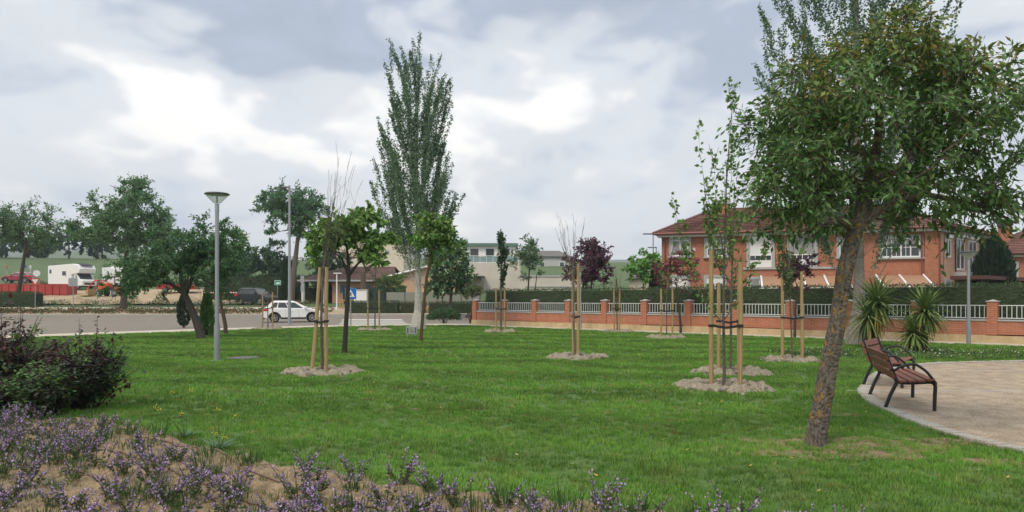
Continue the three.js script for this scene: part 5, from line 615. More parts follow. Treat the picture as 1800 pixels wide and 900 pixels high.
// ------------------------------------------------------------------ vehicles
function wheel(g, x, z, r, w, side) { const t = part(g, 'wheel', new THREE.TorusGeometry(r * .8, r * .22, 10, 28).scale(1, 1, w / (r * .44)), M.tyre); t.position.set(x, r, z); const sp = [new THREE.TorusGeometry(r * .62, r * .05, 6, 24)]; for (let i = 0; i < 5; i++) { const b = box(-r * .07, r * .07, 0, r * .62, -.012, .012); b.rotateZ(i * 1.2566); sp.push(b); } sp.push(new THREE.CylinderGeometry(r * .14, r * .14, .04, 10).rotateX(Math.PI / 2)); const m = part(t, 'rim', merge(sp), M.alloy); m.position.z = side * w * .42; const bk = part(t, 'brake_disc', new THREE.CylinderGeometry(r * .6, r * .6, .02, 20).rotateX(Math.PI / 2), M.black); bk.position.z = side * w * .2; }
function car(label, x, y, d, turn, o) { // local x forward
  const g = thing('parked_car', label, 'car', x, y, -d, turn), { L = 4.3, W = 1.8, H = 1.6, belt = .98, r = .34, fx = 1.35, rx = -1.28, lo = .3 } = o, hL = L / 2, arch = r + .07, paint = new THREE.MeshPhysicalMaterial({ color: C(...o.color), roughness: .4, clearcoat: o.coat ?? .6, clearcoatRoughness: .15 });
  const s = new THREE.Shape(); s.moveTo(-hL + .06, lo + .1); s.lineTo(rx - arch, lo); s.absarc(rx, r, arch, Math.PI - .1, .1, true); s.lineTo(fx - arch, lo); s.absarc(fx, r, arch, Math.PI - .1, .1, true); s.lineTo(hL - .05, lo + .05); s.quadraticCurveTo(hL + .02, .55, hL - .06, .72); s.quadraticCurveTo(hL - .25, belt - .1, hL - (o.hood ?? 1.0), belt); s.lineTo(-hL + .12, belt + .06); s.quadraticCurveTo(-hL - .03, .8, -hL + .06, lo + .1);
  part(g, 'body', new THREE.ExtrudeGeometry(s, { depth: W - .16, bevelEnabled: true, bevelThickness: .08, bevelSize: .05, bevelSegments: 3, curveSegments: 14 }).translate(0, 0, -W / 2 + .08), paint);
  // cabin: lofted rings from beltline to roof
  const q = o.cabin ?? { b0: -hL + .12, b1: hL - 1.05, r0: -hL + .5, r1: .35 }, ring = (x0, x1, yy, hw) => [[x0, -hw], [x0, hw], [x1, hw], [x1, -hw]].map(([a, b]) => V(a, yy, b)), r0 = ring(q.b0, q.b1, belt, W / 2 - .06), r1 = ring(q.r0, q.r1, H - .06, W / 2 - .22), r2 = ring(q.r0 + .15, q.r1 - .25, H, W / 2 - .34), b = new GB(), col = C(1, 1, 1); for (const [A, B] of [[r0, r1], [r1, r2]]) for (let i = 0; i < 4; i++) { const j = (i + 1) % 4; b.tri(A[i], A[j], B[j], col); b.tri(A[i], B[j], B[i], col); } b.tri(r2[0], r2[1], r2[2], col); b.tri(r2[0], r2[2], r2[3], col); part(g, 'cabin', b.build(), paint);
  const pane = (A, name) => { const c = A.reduce((u, v) => u.add(v), V(0, 0, 0)).multiplyScalar(.25), n = A[1].clone().sub(A[0]).cross(A[2].clone().sub(A[0])).normalize(); if (n.dot(c.clone().sub(V(-.1, belt, 0))) < 0) n.negate(); const gb = new GB(), B = A.map(v => v.clone().addScaledVector(n, .012)); gb.tri(B[0], B[1], B[2], col); gb.tri(B[0], B[2], B[3], col); part(g, name, gb.build(), M.glass); }, on = (A, B, i, j, u, v) => A[i].clone().lerp(A[j], u).lerp(B[i].clone().lerp(B[j], u), v);
  for (const [i, j] of [[1, 2], [0, 3]]) { const cuts = o.cuts ?? [[.08, .27], [.3, .56], [.59, .93]]; for (const [u0, u1] of cuts) pane([on(r0, r1, i, j, u0, .1), on(r0, r1, i, j, u1, .1), on(r0, r1, i, j, Math.min(u1, .9), .86), on(r0, r1, i, j, Math.max(u0, .12), .86)], 'side_window'); }
  pane([on(r0, r1, 2, 3, .07, .08), on(r0, r1, 2, 3, .93, .08), on(r0, r1, 2, 3, .9, .9), on(r0, r1, 2, 3, .1, .9)], 'windscreen'); pane([on(r0, r1, 0, 1, .1, .25), on(r0, r1, 0, 1, .9, .25), on(r0, r1, 0, 1, .87, .88), on(r0, r1, 0, 1, .13, .88)], 'rear_window');
  for (const z of [-1, 1]) { wheel(g, fx, z * (W / 2 - .11), r, .2, z); wheel(g, rx, z * (W / 2 - .11), r, .2, z); part(g, 'tail_light', rbox(-hL - .02, -hL + .42, belt - .16, belt + .02, z > 0 ? W / 2 - .3 : -W / 2 - .012, z > 0 ? W / 2 + .012 : -W / 2 + .3, .03), std([.55, .015, .015], { roughness: .25 })); part(g, 'headlight', rbox(hL - .4, hL - .04, .62, .77, z > 0 ? W / 2 - .36 : -W / 2 + .01, z > 0 ? W / 2 - .01 : -W / 2 + .36, .04), std([.6, .62, .63], { roughness: .15 })); part(g, 'mirror', rbox(q.b1 - .42, q.b1 - .22, belt + .04, belt + .18, z > 0 ? W / 2 - .02 : -W / 2 - .18, z > 0 ? W / 2 + .18 : -W / 2 + .02, .03), paint); part(g, 'sill', box(rx + arch + .02, fx - arch - .02, lo - .05, lo + .08, z > 0 ? W / 2 - .06 : -W / 2 - .02, z > 0 ? W / 2 + .02 : -W / 2 + .06), M.black);
    for (const wx of [fx, rx]) part(g, 'wheel_arch', new THREE.TorusGeometry(arch, .045, 6, 20, Math.PI).translate(wx, r, z * (W / 2 - .01)), M.black); for (const hx of [-.05, -.95]) part(g, 'door_handle', rbox(hx - .1, hx + .1, belt - .17, belt - .14, z > 0 ? W / 2 - .01 : -W / 2 - .02, z > 0 ? W / 2 + .02 : -W / 2 + .01, .008), paint); for (const px of [-.5, .42]) part(g, 'door_seam', box(px - .006, px + .006, lo + .1, belt - .02, z > 0 ? W / 2 - .004 : -W / 2 - .002, z > 0 ? W / 2 + .002 : -W / 2 + .004), M.black); }
  part(g, 'bumper', rbox(-hL - .04, -hL + .18, lo - .06, .56, -W / 2 + .06, W / 2 - .06, .05), M.black); part(g, 'grille', rbox(hL - .12, hL + .005, .42, .62, -W / 2 + .3, W / 2 - .3, .03), M.black); part(g, 'number_plate', box(-hL - .05, -hL - .035, .62, .73, -.26, .26), M.white); part(g, 'roof_rails', merge([cylBetween(V(q.r0 + .2, H + .01, -W / 2 + .33), V(q.r1 - .3, H + .01, -W / 2 + .33), .018), cylBetween(V(q.r0 + .2, H + .01, W / 2 - .33), V(q.r1 - .3, H + .01, W / 2 - .33), .018)]), M.alloy); return g;
}
car('white crossover car on the near side of the road', -16.25, -.135, 55.2, .32, { color: [.8, .81, .8], L: 4.25, H: 1.58, cabin: { b0: -2.02, b1: 1.2, r0: -1.45, r1: .2 }, cuts: [[.12, .26], [.29, .53], [.56, .88]] });
car('black four-wheel-drive car parked on the verge across the road', -26.1, .98, 76.2, -.5, { color: [.006, .0065, .009], coat: .35, L: 4.4, W: 1.85, H: 1.68, belt: 1.05 });
car('small red car with a pale roof parked on the golf slope', -71.5, far(108) + .05, 108, .1 + Math.PI, { color: [.3, .012, .03], L: 3.9, H: 1.45, W: 1.7 });
{ // camper van
  const g = thing('camper_van', 'white camper van with over-cab bunk behind the red skip', 'camper van', -57.2, far(97) + .15, -97, -.45), wh = std([.74, .75, .74], { roughness: .4 });
  const s = new THREE.Shape([[-3.3, .45], [1.4, .45], [1.4, 1.85], [2.9, 2.05], [3.05, 2.5], [2.7, 2.95], [1.6, 3.12], [-3.3, 2.95]].map(q => new THREE.Vector2(...q))); part(g, 'living_box', new THREE.ExtrudeGeometry(s, { depth: 2.1, bevelEnabled: true, bevelThickness: .06, bevelSize: .05, bevelSegments: 3 }).translate(0, 0, -1.05), wh);
  const c = new THREE.Shape([[1.3, .4], [3.35, .4], [3.4, .95], [2.75, 1.2], [2.1, 1.95], [1.3, 1.95]].map(q => new THREE.Vector2(...q))); part(g, 'cab', new THREE.ExtrudeGeometry(c, { depth: 1.8, bevelEnabled: true, bevelThickness: .08, bevelSize: .04, bevelSegments: 3 }).translate(0, 0, -.9), wh);
  { const q = box(-.02, .02, 0, .9, -.85, .85); q.rotateZ(.72); part(g, 'windscreen', q.translate(2.83, 1.24, 0), M.glass); } { const q = box(-.5, .5, -.015, .015, -.8, .8); q.rotateZ(-.32); part(g, 'bunk_skylight', q.translate(2.55, 2.98, 0).translate(.02, .12, 0), M.black); }
  for (const z of [-1, 1]) { const zz = z > 0 ? [1.112, 1.13] : [-1.13, -1.112]; part(g, 'side_window', rbox(-.4, .25, 1.7, 2.25, ...zz, .008), M.glass); part(g, 'side_window', rbox(-3, -2.6, 2.0, 2.5, ...zz, .008), M.glass); part(g, 'door', rbox(.55, 1.1, .75, 2.5, ...zz, .008), wh); part(g, 'cab_window', rbox(1.55, 2.2, 1.2, 1.75, z > 0 ? .985 : -1.0, z > 0 ? 1.0 : -.985, .006), M.glass); part(g, 'decal_stripe', rbox(.28, .4, 1.5, 2.3, ...zz, .008), std([.25, .25, .26])); part(g, 'mirror', rbox(2.15, 2.35, 1.3, 1.75, z > 0 ? 1.05 : -1.3, z > 0 ? 1.3 : -1.05, .04), M.white); wheel(g, 2.5, z * .85, .34, .22, z); wheel(g, -1.7, z * .9, .34, .22, z); part(g, 'headlight', rbox(3.25, 3.42, .8, 1, z > 0 ? .5 : -.85, z > 0 ? .85 : -.5, .03), M.alloy); }
  part(g, 'grille', rbox(3.3, 3.43, .5, .75, -.7, .7, .02), M.black);
}
{ // panel van
  const g = thing('panel_van', 'white panel van behind the orange works machine', 'van', -52, far(99) + .1, -99, -.55), wh = std([.74, .75, .74], { roughness: .4 }), s = new THREE.Shape([[-2.6, .4], [2.7, .4], [2.75, 1.0], [2.1, 1.3], [1.35, 2.35], [.9, 2.6], [-2.6, 2.6]].map(q => new THREE.Vector2(...q)));
  part(g, 'body', new THREE.ExtrudeGeometry(s, { depth: 1.8, bevelEnabled: true, bevelThickness: .1, bevelSize: .05, bevelSegments: 3 }).translate(0, 0, -.9), wh); { const q = box(-.02, .02, 0, 1.15, -.82, .82); q.rotateZ(.62); part(g, 'windscreen', q.translate(2.1, 1.38, 0), M.glass); }
  for (const z of [-1, 1]) { part(g, 'cab_window', rbox(.55, 1.45, 1.45, 2.1, z > 0 ? 1.0 : -1.015, z > 0 ? 1.015 : -1.0, .006), M.glass); wheel(g, 1.8, z * .88, .35, .22, z); wheel(g, -1.6, z * .88, .35, .22, z); part(g, 'headlight', rbox(2.6, 2.8, .8, 1.05, z > 0 ? .5 : -.9, z > 0 ? .9 : -.5, .03), M.alloy); part(g, 'mirror', rbox(1.5, 1.7, 1.35, 1.7, z > 0 ? 1.02 : -1.25, z > 0 ? 1.25 : -1.02, .03), M.black); part(g, 'cargo_door_seam', box(-.02, 0, .5, 2.4, z > 0 ? 1.0 : -1.004, z > 0 ? 1.004 : -1.0), M.black); } part(g, 'bumper', rbox(2.6, 2.86, .35, .7, -.9, .9, .05), M.black); part(g, 'roof_box', rbox(-1.4, .2, 2.66, 2.8, -.5, .5, .04), wh); }
{ // works machine: small orange roller/dumper with roll bar, red loader arms and a rock in its bucket
  const g = thing('works_machine', 'orange compact works machine with roll bar and red loader arms', 'digger', -47.6, far(88) + .12, -88, Math.PI - .15), or = std([.62, .11, .02], { roughness: .5 }), red = std([.5, .03, .03], { roughness: .5 });
  part(g, 'engine_hood', rbox(-.2, 1.1, .7, 1.6, -.45, .45, .08), or); part(g, 'seat_deck', rbox(-1.2, -.2, .65, .95, -.55, .55, .05), std([.05, .05, .055])); part(g, 'seat', merge([rbox(-.9, -.4, .95, 1.1, -.25, .25, .04), rbox(-1, -.88, 1.1, 1.6, -.25, .25, .04)]), M.black); part(g, 'rear_body', rbox(-1.75, -1.1, .5, 1.05, -.6, .6, .06), or);
  part(g, 'roll_bar', new THREE.TubeGeometry(new THREE.CatmullRomCurve3([V(-1.15, .9, -.5), V(-1.15, 2.25, -.48), V(-1.15, 2.35, 0), V(-1.15, 2.25, .48), V(-1.15, .9, .5)]), 30, .045, 8), M.iron); part(g, 'canopy_bar', merge([cylBetween(V(-1.15, 2.3, -.45), V(.5, 2.25, -.45), .04), cylBetween(V(-1.15, 2.3, .45), V(.5, 2.25, .45), .04)]), M.iron);
  for (const z of [-.62, .62]) { wheel(g, .75, z, .42, .26, Math.sign(z)); wheel(g, -1.2, z, .42, .26, Math.sign(z)); part(g, 'loader_arm', new THREE.TubeGeometry(new THREE.CatmullRomCurve3([V(-.1, 1.25, z * .9), V(1.2, 1.9, z * .9), V(2.1, 1.2, z * .9), V(2.5, .4, z * .9)]), 20, .08, 8), red); }
  part(g, 'bucket', (() => { const s = new THREE.Shape([[2.2, .1], [3.3, .05], [3.3, .15], [2.35, .25], [2.3, .85], [2.2, .85]].map(q => new THREE.Vector2(...q))); return new THREE.ExtrudeGeometry(s, { depth: 1.4, bevelEnabled: false }).translate(0, 0, -.7); })(), std([.4, .3, .12])); }
{ // open red container
  const g = thing('red_skip', 'long open red metal skip in the works yard', 'skip', -61.5, far(89.5) + .12, -89.5, .06), red = noiseMat([.3, .035, .028], [.42, .055, .045], 8, .4, { roughness: .6 }, 31), W = 8.3; part(g, 'floor', box(0, W, 0, .12, -1.1, 1.1), red); for (const z of [-1.1, 1.1]) { const wl = part(g, 'side_wall', box(0, W, .12, 1.3, z - .04, z + .04), red); for (let i = 0; i <= 10; i++) part(g, 'rib', box(i * W / 10 - .05, i * W / 10 + .05, .1, 1.26, z > 0 ? z + .041 : z - .12, z > 0 ? z + .12 : z - .041), red); part(g, 'top_rail', rbox(-.03, W + .03, 1.26, 1.38, z - .08, z + .08, .02), red); } for (const x of [.04, W - .04]) part(g, 'end_wall', box(x - .04, x + .04, .12, 1.26, -1.06, 1.06), red); }
[[-43.5, 92, 'low red trailer beside the white van wheels', 4.5]].forEach(([x, d, label, L]) => { const g = thing('red_trailer', label, 'trailer', x, far(d) + .1, -d, .1), red = std([.34, .035, .03]); part(g, 'bed', box(0, L, .55, .75, -1, 1), red); part(g, 'side_board', box(0, L, .75, 1.1, .94, 1), red); for (const wx of [1, L - 1]) wheel(g, wx, .95, .35, .2, 1); });
// heaps of dug earth and the striped barrier tape
[[-45, 77, 2.2, .85, 'left earth heap before the red skip'], [-40.2, 78, 2.4, .95, 'right earth heap below the orange machine'], [-35, 80, 3.4, .9, 'wide earth heap behind the leaning tree']].forEach(([x, d, r, h, label], k) => { const p = [], ix = [], uv = []; for (let i = 0; i <= 12; i++) for (let j = 0; j <= 28; j++) { const t = i / 12, a = j / 28 * 6.2832, rr = r * t; p.push(Math.cos(a) * rr, h * Math.pow(1 - t, 1.3) * (1 + .2 * n2(Math.cos(a) * t * 3 + k, Math.sin(a) * t * 3)) - (i === 12 ? .1 : 0), Math.sin(a) * rr * .8); uv.push(Math.cos(a) * rr, Math.sin(a) * rr); } for (let i = 0; i < 12; i++) for (let j = 0; j < 28; j++) { const q = i * 29 + j; ix.push(q, q + 1, q + 29, q + 1, q + 30, q + 29); } const g = new THREE.BufferGeometry(); g.setAttribute('position', new THREE.Float32BufferAttribute(p, 3)); g.setAttribute('uv', new THREE.Float32BufferAttribute(uv, 2)); g.setIndex(ix); g.computeVertexNormals(); const m = single('earth_heap', g, M.dirt, label, 'earth heap', 'earth heaps in the works yard'); m.position.set(x, far(d) + .02, -d); });
{ const g = thing('barrier_tape', 'red and white striped barrier tape left of the black car', 'barrier tape', -34.3, far(82), -82); const t = canvasTex(512, 32, (c, w, h) => { c.fillStyle = '#e8e6e0'; c.fillRect(0, 0, w, h); c.fillStyle = '#b3201c'; for (let i = 0; i < 16; i++) c.fillRect(i * 32, 0, 16, h); }); part(g, 'tape', box(0, 5, .95, 1.07, -.005, .005), std([1, 1, 1], { map: t })); for (const x of [0, 2.5, 5]) part(g, 'post', cylBetween(V(x, -.1, .03), V(x, 1.2, .03), .03), std([.4, .3, .15])); }
// ------------------------------------------------------------------ golfers on the slope, one continuous figure each
function sdfMesh(fn, c, half, res) { const mc = new MarchingCubes(res, new THREE.MeshBasicMaterial(), false, false, 60000); mc.isolation = 0; for (let k = 0; k < res; k++) for (let j = 0; j < res; j++) for (let i = 0; i < res; i++) mc.field[i + j * res + k * res * res] = -fn(c.x + ((i - res / 2) / (res / 2)) * half, c.y + ((j - res / 2) / (res / 2)) * half, c.z + ((k - res / 2) / (res / 2)) * half); mc.update(); const g = new THREE.BufferGeometry(), n = mc.count; g.setAttribute('position', new THREE.Float32BufferAttribute(mc.positionArray.slice(0, n * 3), 3)); g.setAttribute('normal', new THREE.Float32BufferAttribute(mc.normalArray.slice(0, n * 3), 3)); g.scale(half, half, half).translate(c.x, c.y, c.z); return g; }
function golfer(label, x, d, turn, top, trousers, armUp) {
  const J = [[[-.1, .05, .02], [-.1, .48, 0], .055, .065], [[-.1, .48, 0], [-.08, .92, 0], .065, .095], [[.12, .05, .05], [.1, .48, .02], .055, .065], [[.1, .48, .02], [.08, .92, 0], .065, .095], [[0, .92, 0], [0, 1.2, 0], .14, .14], [[0, 1.2, 0], [0, 1.42, 0], .15, .1], [[-.16, 1.4, 0], [.16, 1.4, 0], .07, .07], [[0, 1.42, 0], [0, 1.55, .01], .055, .055], [[0, 1.62, .02], [0, 1.7, .01], .1, .095], [[-.2, 1.4, 0], [-.28, 1.12, .05], .055, .045], [[-.28, 1.12, .05], [-.16, .92, .22], .042, .034], [[.2, 1.4, 0], [.27, armUp ? 1.5 : 1.12, .1], .055, .045], [[.27, armUp ? 1.5 : 1.12, .1], [armUp ? .15 : .2, armUp ? 1.75 : .9, .18], .042, .034], [[-.1, .04, .0], [-.11, .03, .16], .045, .04], [[.12, .04, .03], [.13, .03, .19], .045, .04]].map(([a, b, r, s]) => [V(...a), V(...b), r, s]);
  const q = V(), f = (X, Y, Z) => { let D = 1e9; for (const [a, b, ra, rb] of J) { q.set(X, Y, Z); const ab = _t.copy(b).sub(a), h = clamp(_l.copy(q).sub(a).dot(ab) / ab.lengthSq()), dd = _r.copy(a).addScaledVector(ab, h).distanceTo(q) - lerp(ra, rb, h), k = .05, m = clamp(.5 + .5 * (D - dd) / k); D = D > 1e8 ? dd : lerp(D, dd, m) - k * m * (1 - m); } return D; };
  const g = sdfMesh(f, V(0, .9, .05), 1.0, 56), p = g.attributes.position, col = new Float32Array(p.count * 3); for (let i = 0; i < p.count; i++) { const y = p.getY(i), c = y > 1.68 ? [.06, .05, .05] : y > 1.49 ? [.5, .32, .24] : y > .95 ? (Math.abs(p.getX(i)) > .22 && y < 1.2 ? [.5, .32, .24] : top) : y > .09 ? trousers : [.7, .7, .7]; col.set(c, i * 3); } g.setAttribute('color', new THREE.BufferAttribute(col, 3));
  const t = thing('person', label, 'person', x, far(d) - .02, -d, turn); part(t, 'body', g, std([1, 1, 1], { vertexColors: true })); part(t, 'golf_club', cylBetween(V(-.12, .92, .24), V(-.3, .02, .6), .012), M.iron); }
golfer('person in a red top standing leftmost on the golf slope', -87.5, 129, 2.2, [.45, .08, .05], [.35, .33, .3], false); golfer('person in a blue top and pale trousers on the golf slope', -85, 130, 1.2, [.08, .13, .35], [.5, .48, .42], false); golfer('person with a pale shirt raising an arm on the golf slope', -83.3, 129, -.4, [.6, .62, .66], [.45, .42, .38], true); golfer('person in dark blue standing rightmost on the golf slope', -80.5, 131, .5, [.05, .07, .16], [.5, .5, .5], false);
console.log('props');
// ------------------------------------------------------------------ flower bed planting
{
  const R = rng(77), protos = [], pc = [[.34, .22, .45], [.43, .3, .54], [.27, .16, .36], [.54, .42, .62]];
  const mkPlant = (nS, H, spread, name) => { const g = new THREE.Group(); g.name = name; const st = new GB(), fl = new GB(), lv = new GB();
    for (let i = 0; i < nS; i++) { const a = R() * 6.28, b = V(Math.cos(a) * spread * .25 * R(), -.01, Math.sin(a) * spread * .25 * R()), h = H * (.55 + .5 * R()), t = V(Math.cos(a) * spread * (.25 + .75 * R()), h, Math.sin(a) * spread * (.25 + .75 * R())), m = b.clone().lerp(t, .5).add(V(0, h * .08, 0)); st.tube([b, m, t], [.0028, .0022, .0014], 4, C(.1, .09, .05));
      for (let k = 0; k < 20; k++) { const p = b.clone().lerp(m, .2 + R() * 1.1), d = unit(R); d.y = Math.abs(d.y) * .6; d.normalize(); lv.leaf(p, d, d.clone().cross(unit(R)).normalize(), .032 * (.6 + R() * .7), .014, vary(pick([[.1, .15, .055], [.075, .115, .05], [.14, .15, .07]], R), R, .25), .2); }
      const n = 7 + Math.floor(R() * 7); for (let k = 0; k < n; k++) { const s = .42 + .58 * k / n, p = m.clone().lerp(t, (s - .42) / .58), d = unit(R); d.y = d.y * .4 + .25; d.normalize(); p.addScaledVector(d, .006); const c = vary(pick(pc, R), R, .25), L = .0145 * (1.25 - .5 * k / n) * (.7 + R() * .6); fl.leaf(p, d, d.clone().cross(unit(R)).normalize(), L, L * .85, c, .25); if (R() < .8) { const d2 = d.clone().addScaledVector(unit(R), .7).normalize(); fl.leaf(p, d2, d2.clone().cross(unit(R)).normalize(), L, L * .8, c, .25); } } }
    part(g, 'stems', st.build(), M.bark).userData.kind = 'stuff'; part(g, 'leaves', lv.build(), M.leaf).userData.kind = 'stuff'; part(g, 'flowers', fl.build(), M.petal).userData.kind = 'stuff'; return g; };
  for (let i = 0; i < 6; i++) protos.push(mkPlant(6 + i % 4, .17 + .03 * (i % 3), .17 + .015 * i, 'flowering_sage'));
  const placed = [], add = (x, d, s) => { const c = pick(protos, R).clone(); c.name = numbered('flowering_sage'); c.position.set(x, soilY(x, d), -d); c.rotation.y = R() * 6.28; c.scale.setScalar(s); scene.add(c); tag(c, 'clump of small purple flower spikes on the bare soil bed', 'flower plant', 'purple flowering plants in the bed'); placed.push([x, d]); };
  for (let tries = 0; tries < 9000 && placed.length < 190; tries++) { const d = 3.6 + 6.3 * R(), x = -8.5 + 11.5 * R(); if (!inBed(x, d + .12) || Math.abs(x) > d * .78) continue; const edgeD = bedEdge(x) - d; if (placed.some(q => Math.hypot(q[0] - x, q[1] - d) < .2)) continue; const u = x / d; let pr = u < -.45 ? .95 : u < -.25 ? .55 : .5; if (edgeD < .7 && u > -.62 && u < -.28) pr *= .1; if (n2(x * 1.1, d * 1.1) < -.25) pr *= .25; if (R() < pr) add(x, d, .85 + R() * .45); }
  // loose grass tufts and weeds in the bed
  const tuft = (n, h, w, cols) => { const b = new GB(); for (let i = 0; i < n; i++) { const a = R() * 6.28, p = V(Math.cos(a) * w * R(), 0, Math.sin(a) * w * R()), d = V(Math.cos(a) * .6 * R(), 1, Math.sin(a) * .6 * R()).normalize(); b.leaf(p, d, V(-d.z, 0, d.x).add(unit(R).multiplyScalar(.2)).normalize(), h * (.5 + R() * .6), .008, vary(pick(cols, R), R, .3), .2); } return b.build(); };
  const gs = [tuft(34, .16, .07, [[.05, .12, .03], [.07, .15, .035]]), tuft(26, .1, .09, [[.1, .15, .04], [.17, .19, .07]]), tuft(22, .08, .1, [[.2, .21, .09], [.12, .16, .05]])]; let k = 0;
  gs.forEach((g, gi) => { const m = new THREE.InstancedMesh(g, M.leaf, 260), o = new THREE.Object3D(); let n = 0; while (n < 260) { const d = 3.6 + 6.4 * R(), x = -9 + 12 * R(); if (!inBed(x, d)) continue; o.position.set(x, soilY(x, d) - .005, -d); o.rotation.y = R() * 6; o.scale.setScalar(.6 + R() * .9); o.updateMatrix(); m.setMatrixAt(n++, o.matrix); } m.name = numbered('bed_weeds'); tag(m, ['dark green grass tufts scattered over the soil bed', 'yellowish weeds scattered over the soil bed', 'dry pale weeds scattered over the soil bed'][gi], 'weeds', null, 'stuff'); m.castShadow = m.receiveShadow = true; scene.add(m); });
  // yellow wild flowers at the bed edge
  const mustard = (label, x, d, tips) => { const g = thing('yellow_wildflower', label, 'flower plant', x, soilY(x, d) * .5, -d, 0, 'yellow wild flowers at the bed edge'), st = new GB(), lv = new GB(), fl = new GB(); for (const [tx, h, tz] of tips) { const t = V(tx, h, tz); st.tube([V(0, -.02, 0), V(tx * .4, h * .5, tz * .4), t], [.004, .003, .002], 5, C(.1, .2, .06)); for (let i = 0; i < 12; i++) { const dd = unit(R); dd.y = Math.abs(dd.y); fl.leaf(t.clone().addScaledVector(dd, .006 + .03 * R()).add(V(0, -.03 * R(), 0)), dd, dd.clone().cross(unit(R)).normalize(), .013, .012, vary([.75, .6, .03], R, .15), .2); } for (let i = 0; i < 5; i++) { const q = V(tx * .4, h * .5, tz * .4).multiplyScalar(.4 + R()), dd = unit(R); dd.y *= .4; dd.normalize(); lv.leaf(q, dd, V(-dd.z, 0, dd.x), .07, .02, vary([.09, .18, .06], R, .2), .15); } } for (let i = 0; i < 7; i++) { const a = R() * 6.28, dd = V(Math.cos(a), .35, Math.sin(a)).normalize(); lv.leaf(V(0, .01, 0), dd, V(-dd.z, 0, dd.x), .16 + R() * .1, .07, vary([.12, .22, .11], R, .2), .12); } part(g, 'stems', st.build(), M.bark); part(g, 'leaves', lv.build(), M.leaf); part(g, 'flowers', fl.build(), M.petal); };
  mustard('wild plant with two bright yellow flower heads at the bed edge', -3.75, 8.55, [[-.12, .52, .05], [.06, .54, .0], [-.3, .36, .1], [-.24, .34, .15], [.04, .3, .2]]); mustard('shorter wild plant with small yellow flowers right of the taller one', -3.1, 7.9, [[-.02, .42, 0], [.14, .34, -.1], [-.04, .24, .05], [.0, .18, .1], [.08, .14, .1]]);
  // irrigation hoses lying on the soil
  const hose = (label, pts) => { const c = new THREE.CatmullRomCurve3(pts.map(([x, d]) => V(x, soilY(x, d) + .012, -d))), fine = c.getSpacedPoints(40).map(p => V(p.x, soilY(p.x, -p.z) + .008, p.z)); single('drip_hose', new THREE.TubeGeometry(new THREE.CatmullRomCurve3(fine), 120, .009, 8), std([.16, .1, .07], { roughness: .6 }), label, 'hose', 'brown drip hoses on the bed'); };
  hose('brown drip hose along the bed edge under the yellow flowers', [[-5.4, 9.2], [-4.8, 9.0], [-3.9, 8.2], [-3.3, 7.85], [-2.9, 7.5], [-2.4, 6.75], [-2.0, 6.35], [-1.5, 5.85], [-1.0, 5.5]]); hose('brown drip hose crossing the middle of the flower bed', [[-4.6, 7.9], [-3.8, 7.4], [-3.1, 6.8], [-2.4, 6.1], [-2.0, 5.7], [-1.6, 5.4]]); hose('brown drip hose in the near corner of the flower bed', [[-4.2, 6.9], [-3.5, 6.4], [-2.8, 5.9], [-2.4, 5.4]]);
  // stones
  const sg = new THREE.IcosahedronGeometry(.03, 1), sm = new THREE.InstancedMesh(sg, M.sett, 320), o = new THREE.Object3D(); let n = 0; while (n < 320) { const d = 3.5 + 6.4 * R(), x = -9 + 12 * R(); if (!inBed(x, d)) continue; o.position.set(x, soilY(x, d) + .004, -d); o.rotation.set(R() * 6, R() * 6, R() * 6); const s = .2 + R() * R() * 1.5; o.scale.set(s * 1.3, s * .7, s); o.updateMatrix(); sm.setMatrixAt(n++, o.matrix); } sm.name = 'bed_pebbles'; tag(sm, 'pebbles and clods lying on the soil bed', 'pebbles', null, 'stuff'); scene.add(sm);
}
// low planting along the far kerb
{ const R = rng(91), b = new GB(); for (let i = 0; i < 15000; i++) { const x = -60 + 44 * R(), d = 63.7 + 4 * R(), k = n2(x * .5, d * .7) + .5 * n2(x * 1.7, d * 2); if (k < -.35) continue; const p = V(x, hgt(d) + .1 + R() * .32 * clamp(.6 + k), -d), dd = unit(R); dd.y = Math.abs(dd.y); b.leaf(p, dd, dd.clone().cross(unit(R)).normalize(), .17 * (.6 + R() * .7), .09, vary(pick([[.08, .115, .035], [.1, .12, .045], [.06, .1, .03], [.25, .09, .045]], R), R, .3), .2); } const m = single('ground_cover', b.build(), M.leaf, 'low mixed planting along the far kerb of the road', 'plants'); m.userData.kind = 'stuff'; }
{ const R = rng(92), b = new GB(); for (let i = 0; i < 7000; i++) { const x = -60 + 40 * R(), d = 72.2 + 5 * R(), k = n2(x * .35, d * .6); if (k < -.1) continue; const p = V(x, hgt(d) + R() * .5 * clamp(.4 + k), -d), dd = unit(R); dd.y = Math.abs(dd.y) + .5; dd.normalize(); b.leaf(p, dd, dd.clone().cross(unit(R)).normalize(), .22 * (.6 + R() * .7), .06, vary(pick([[.2, .19, .1], [.1, .13, .05], [.07, .1, .04]], R), R, .3), .2); } const m = single('rough_grass', b.build(), M.leaf, 'dry rough grass along the edge of the works yard', 'grass'); m.userData.kind = 'stuff'; }
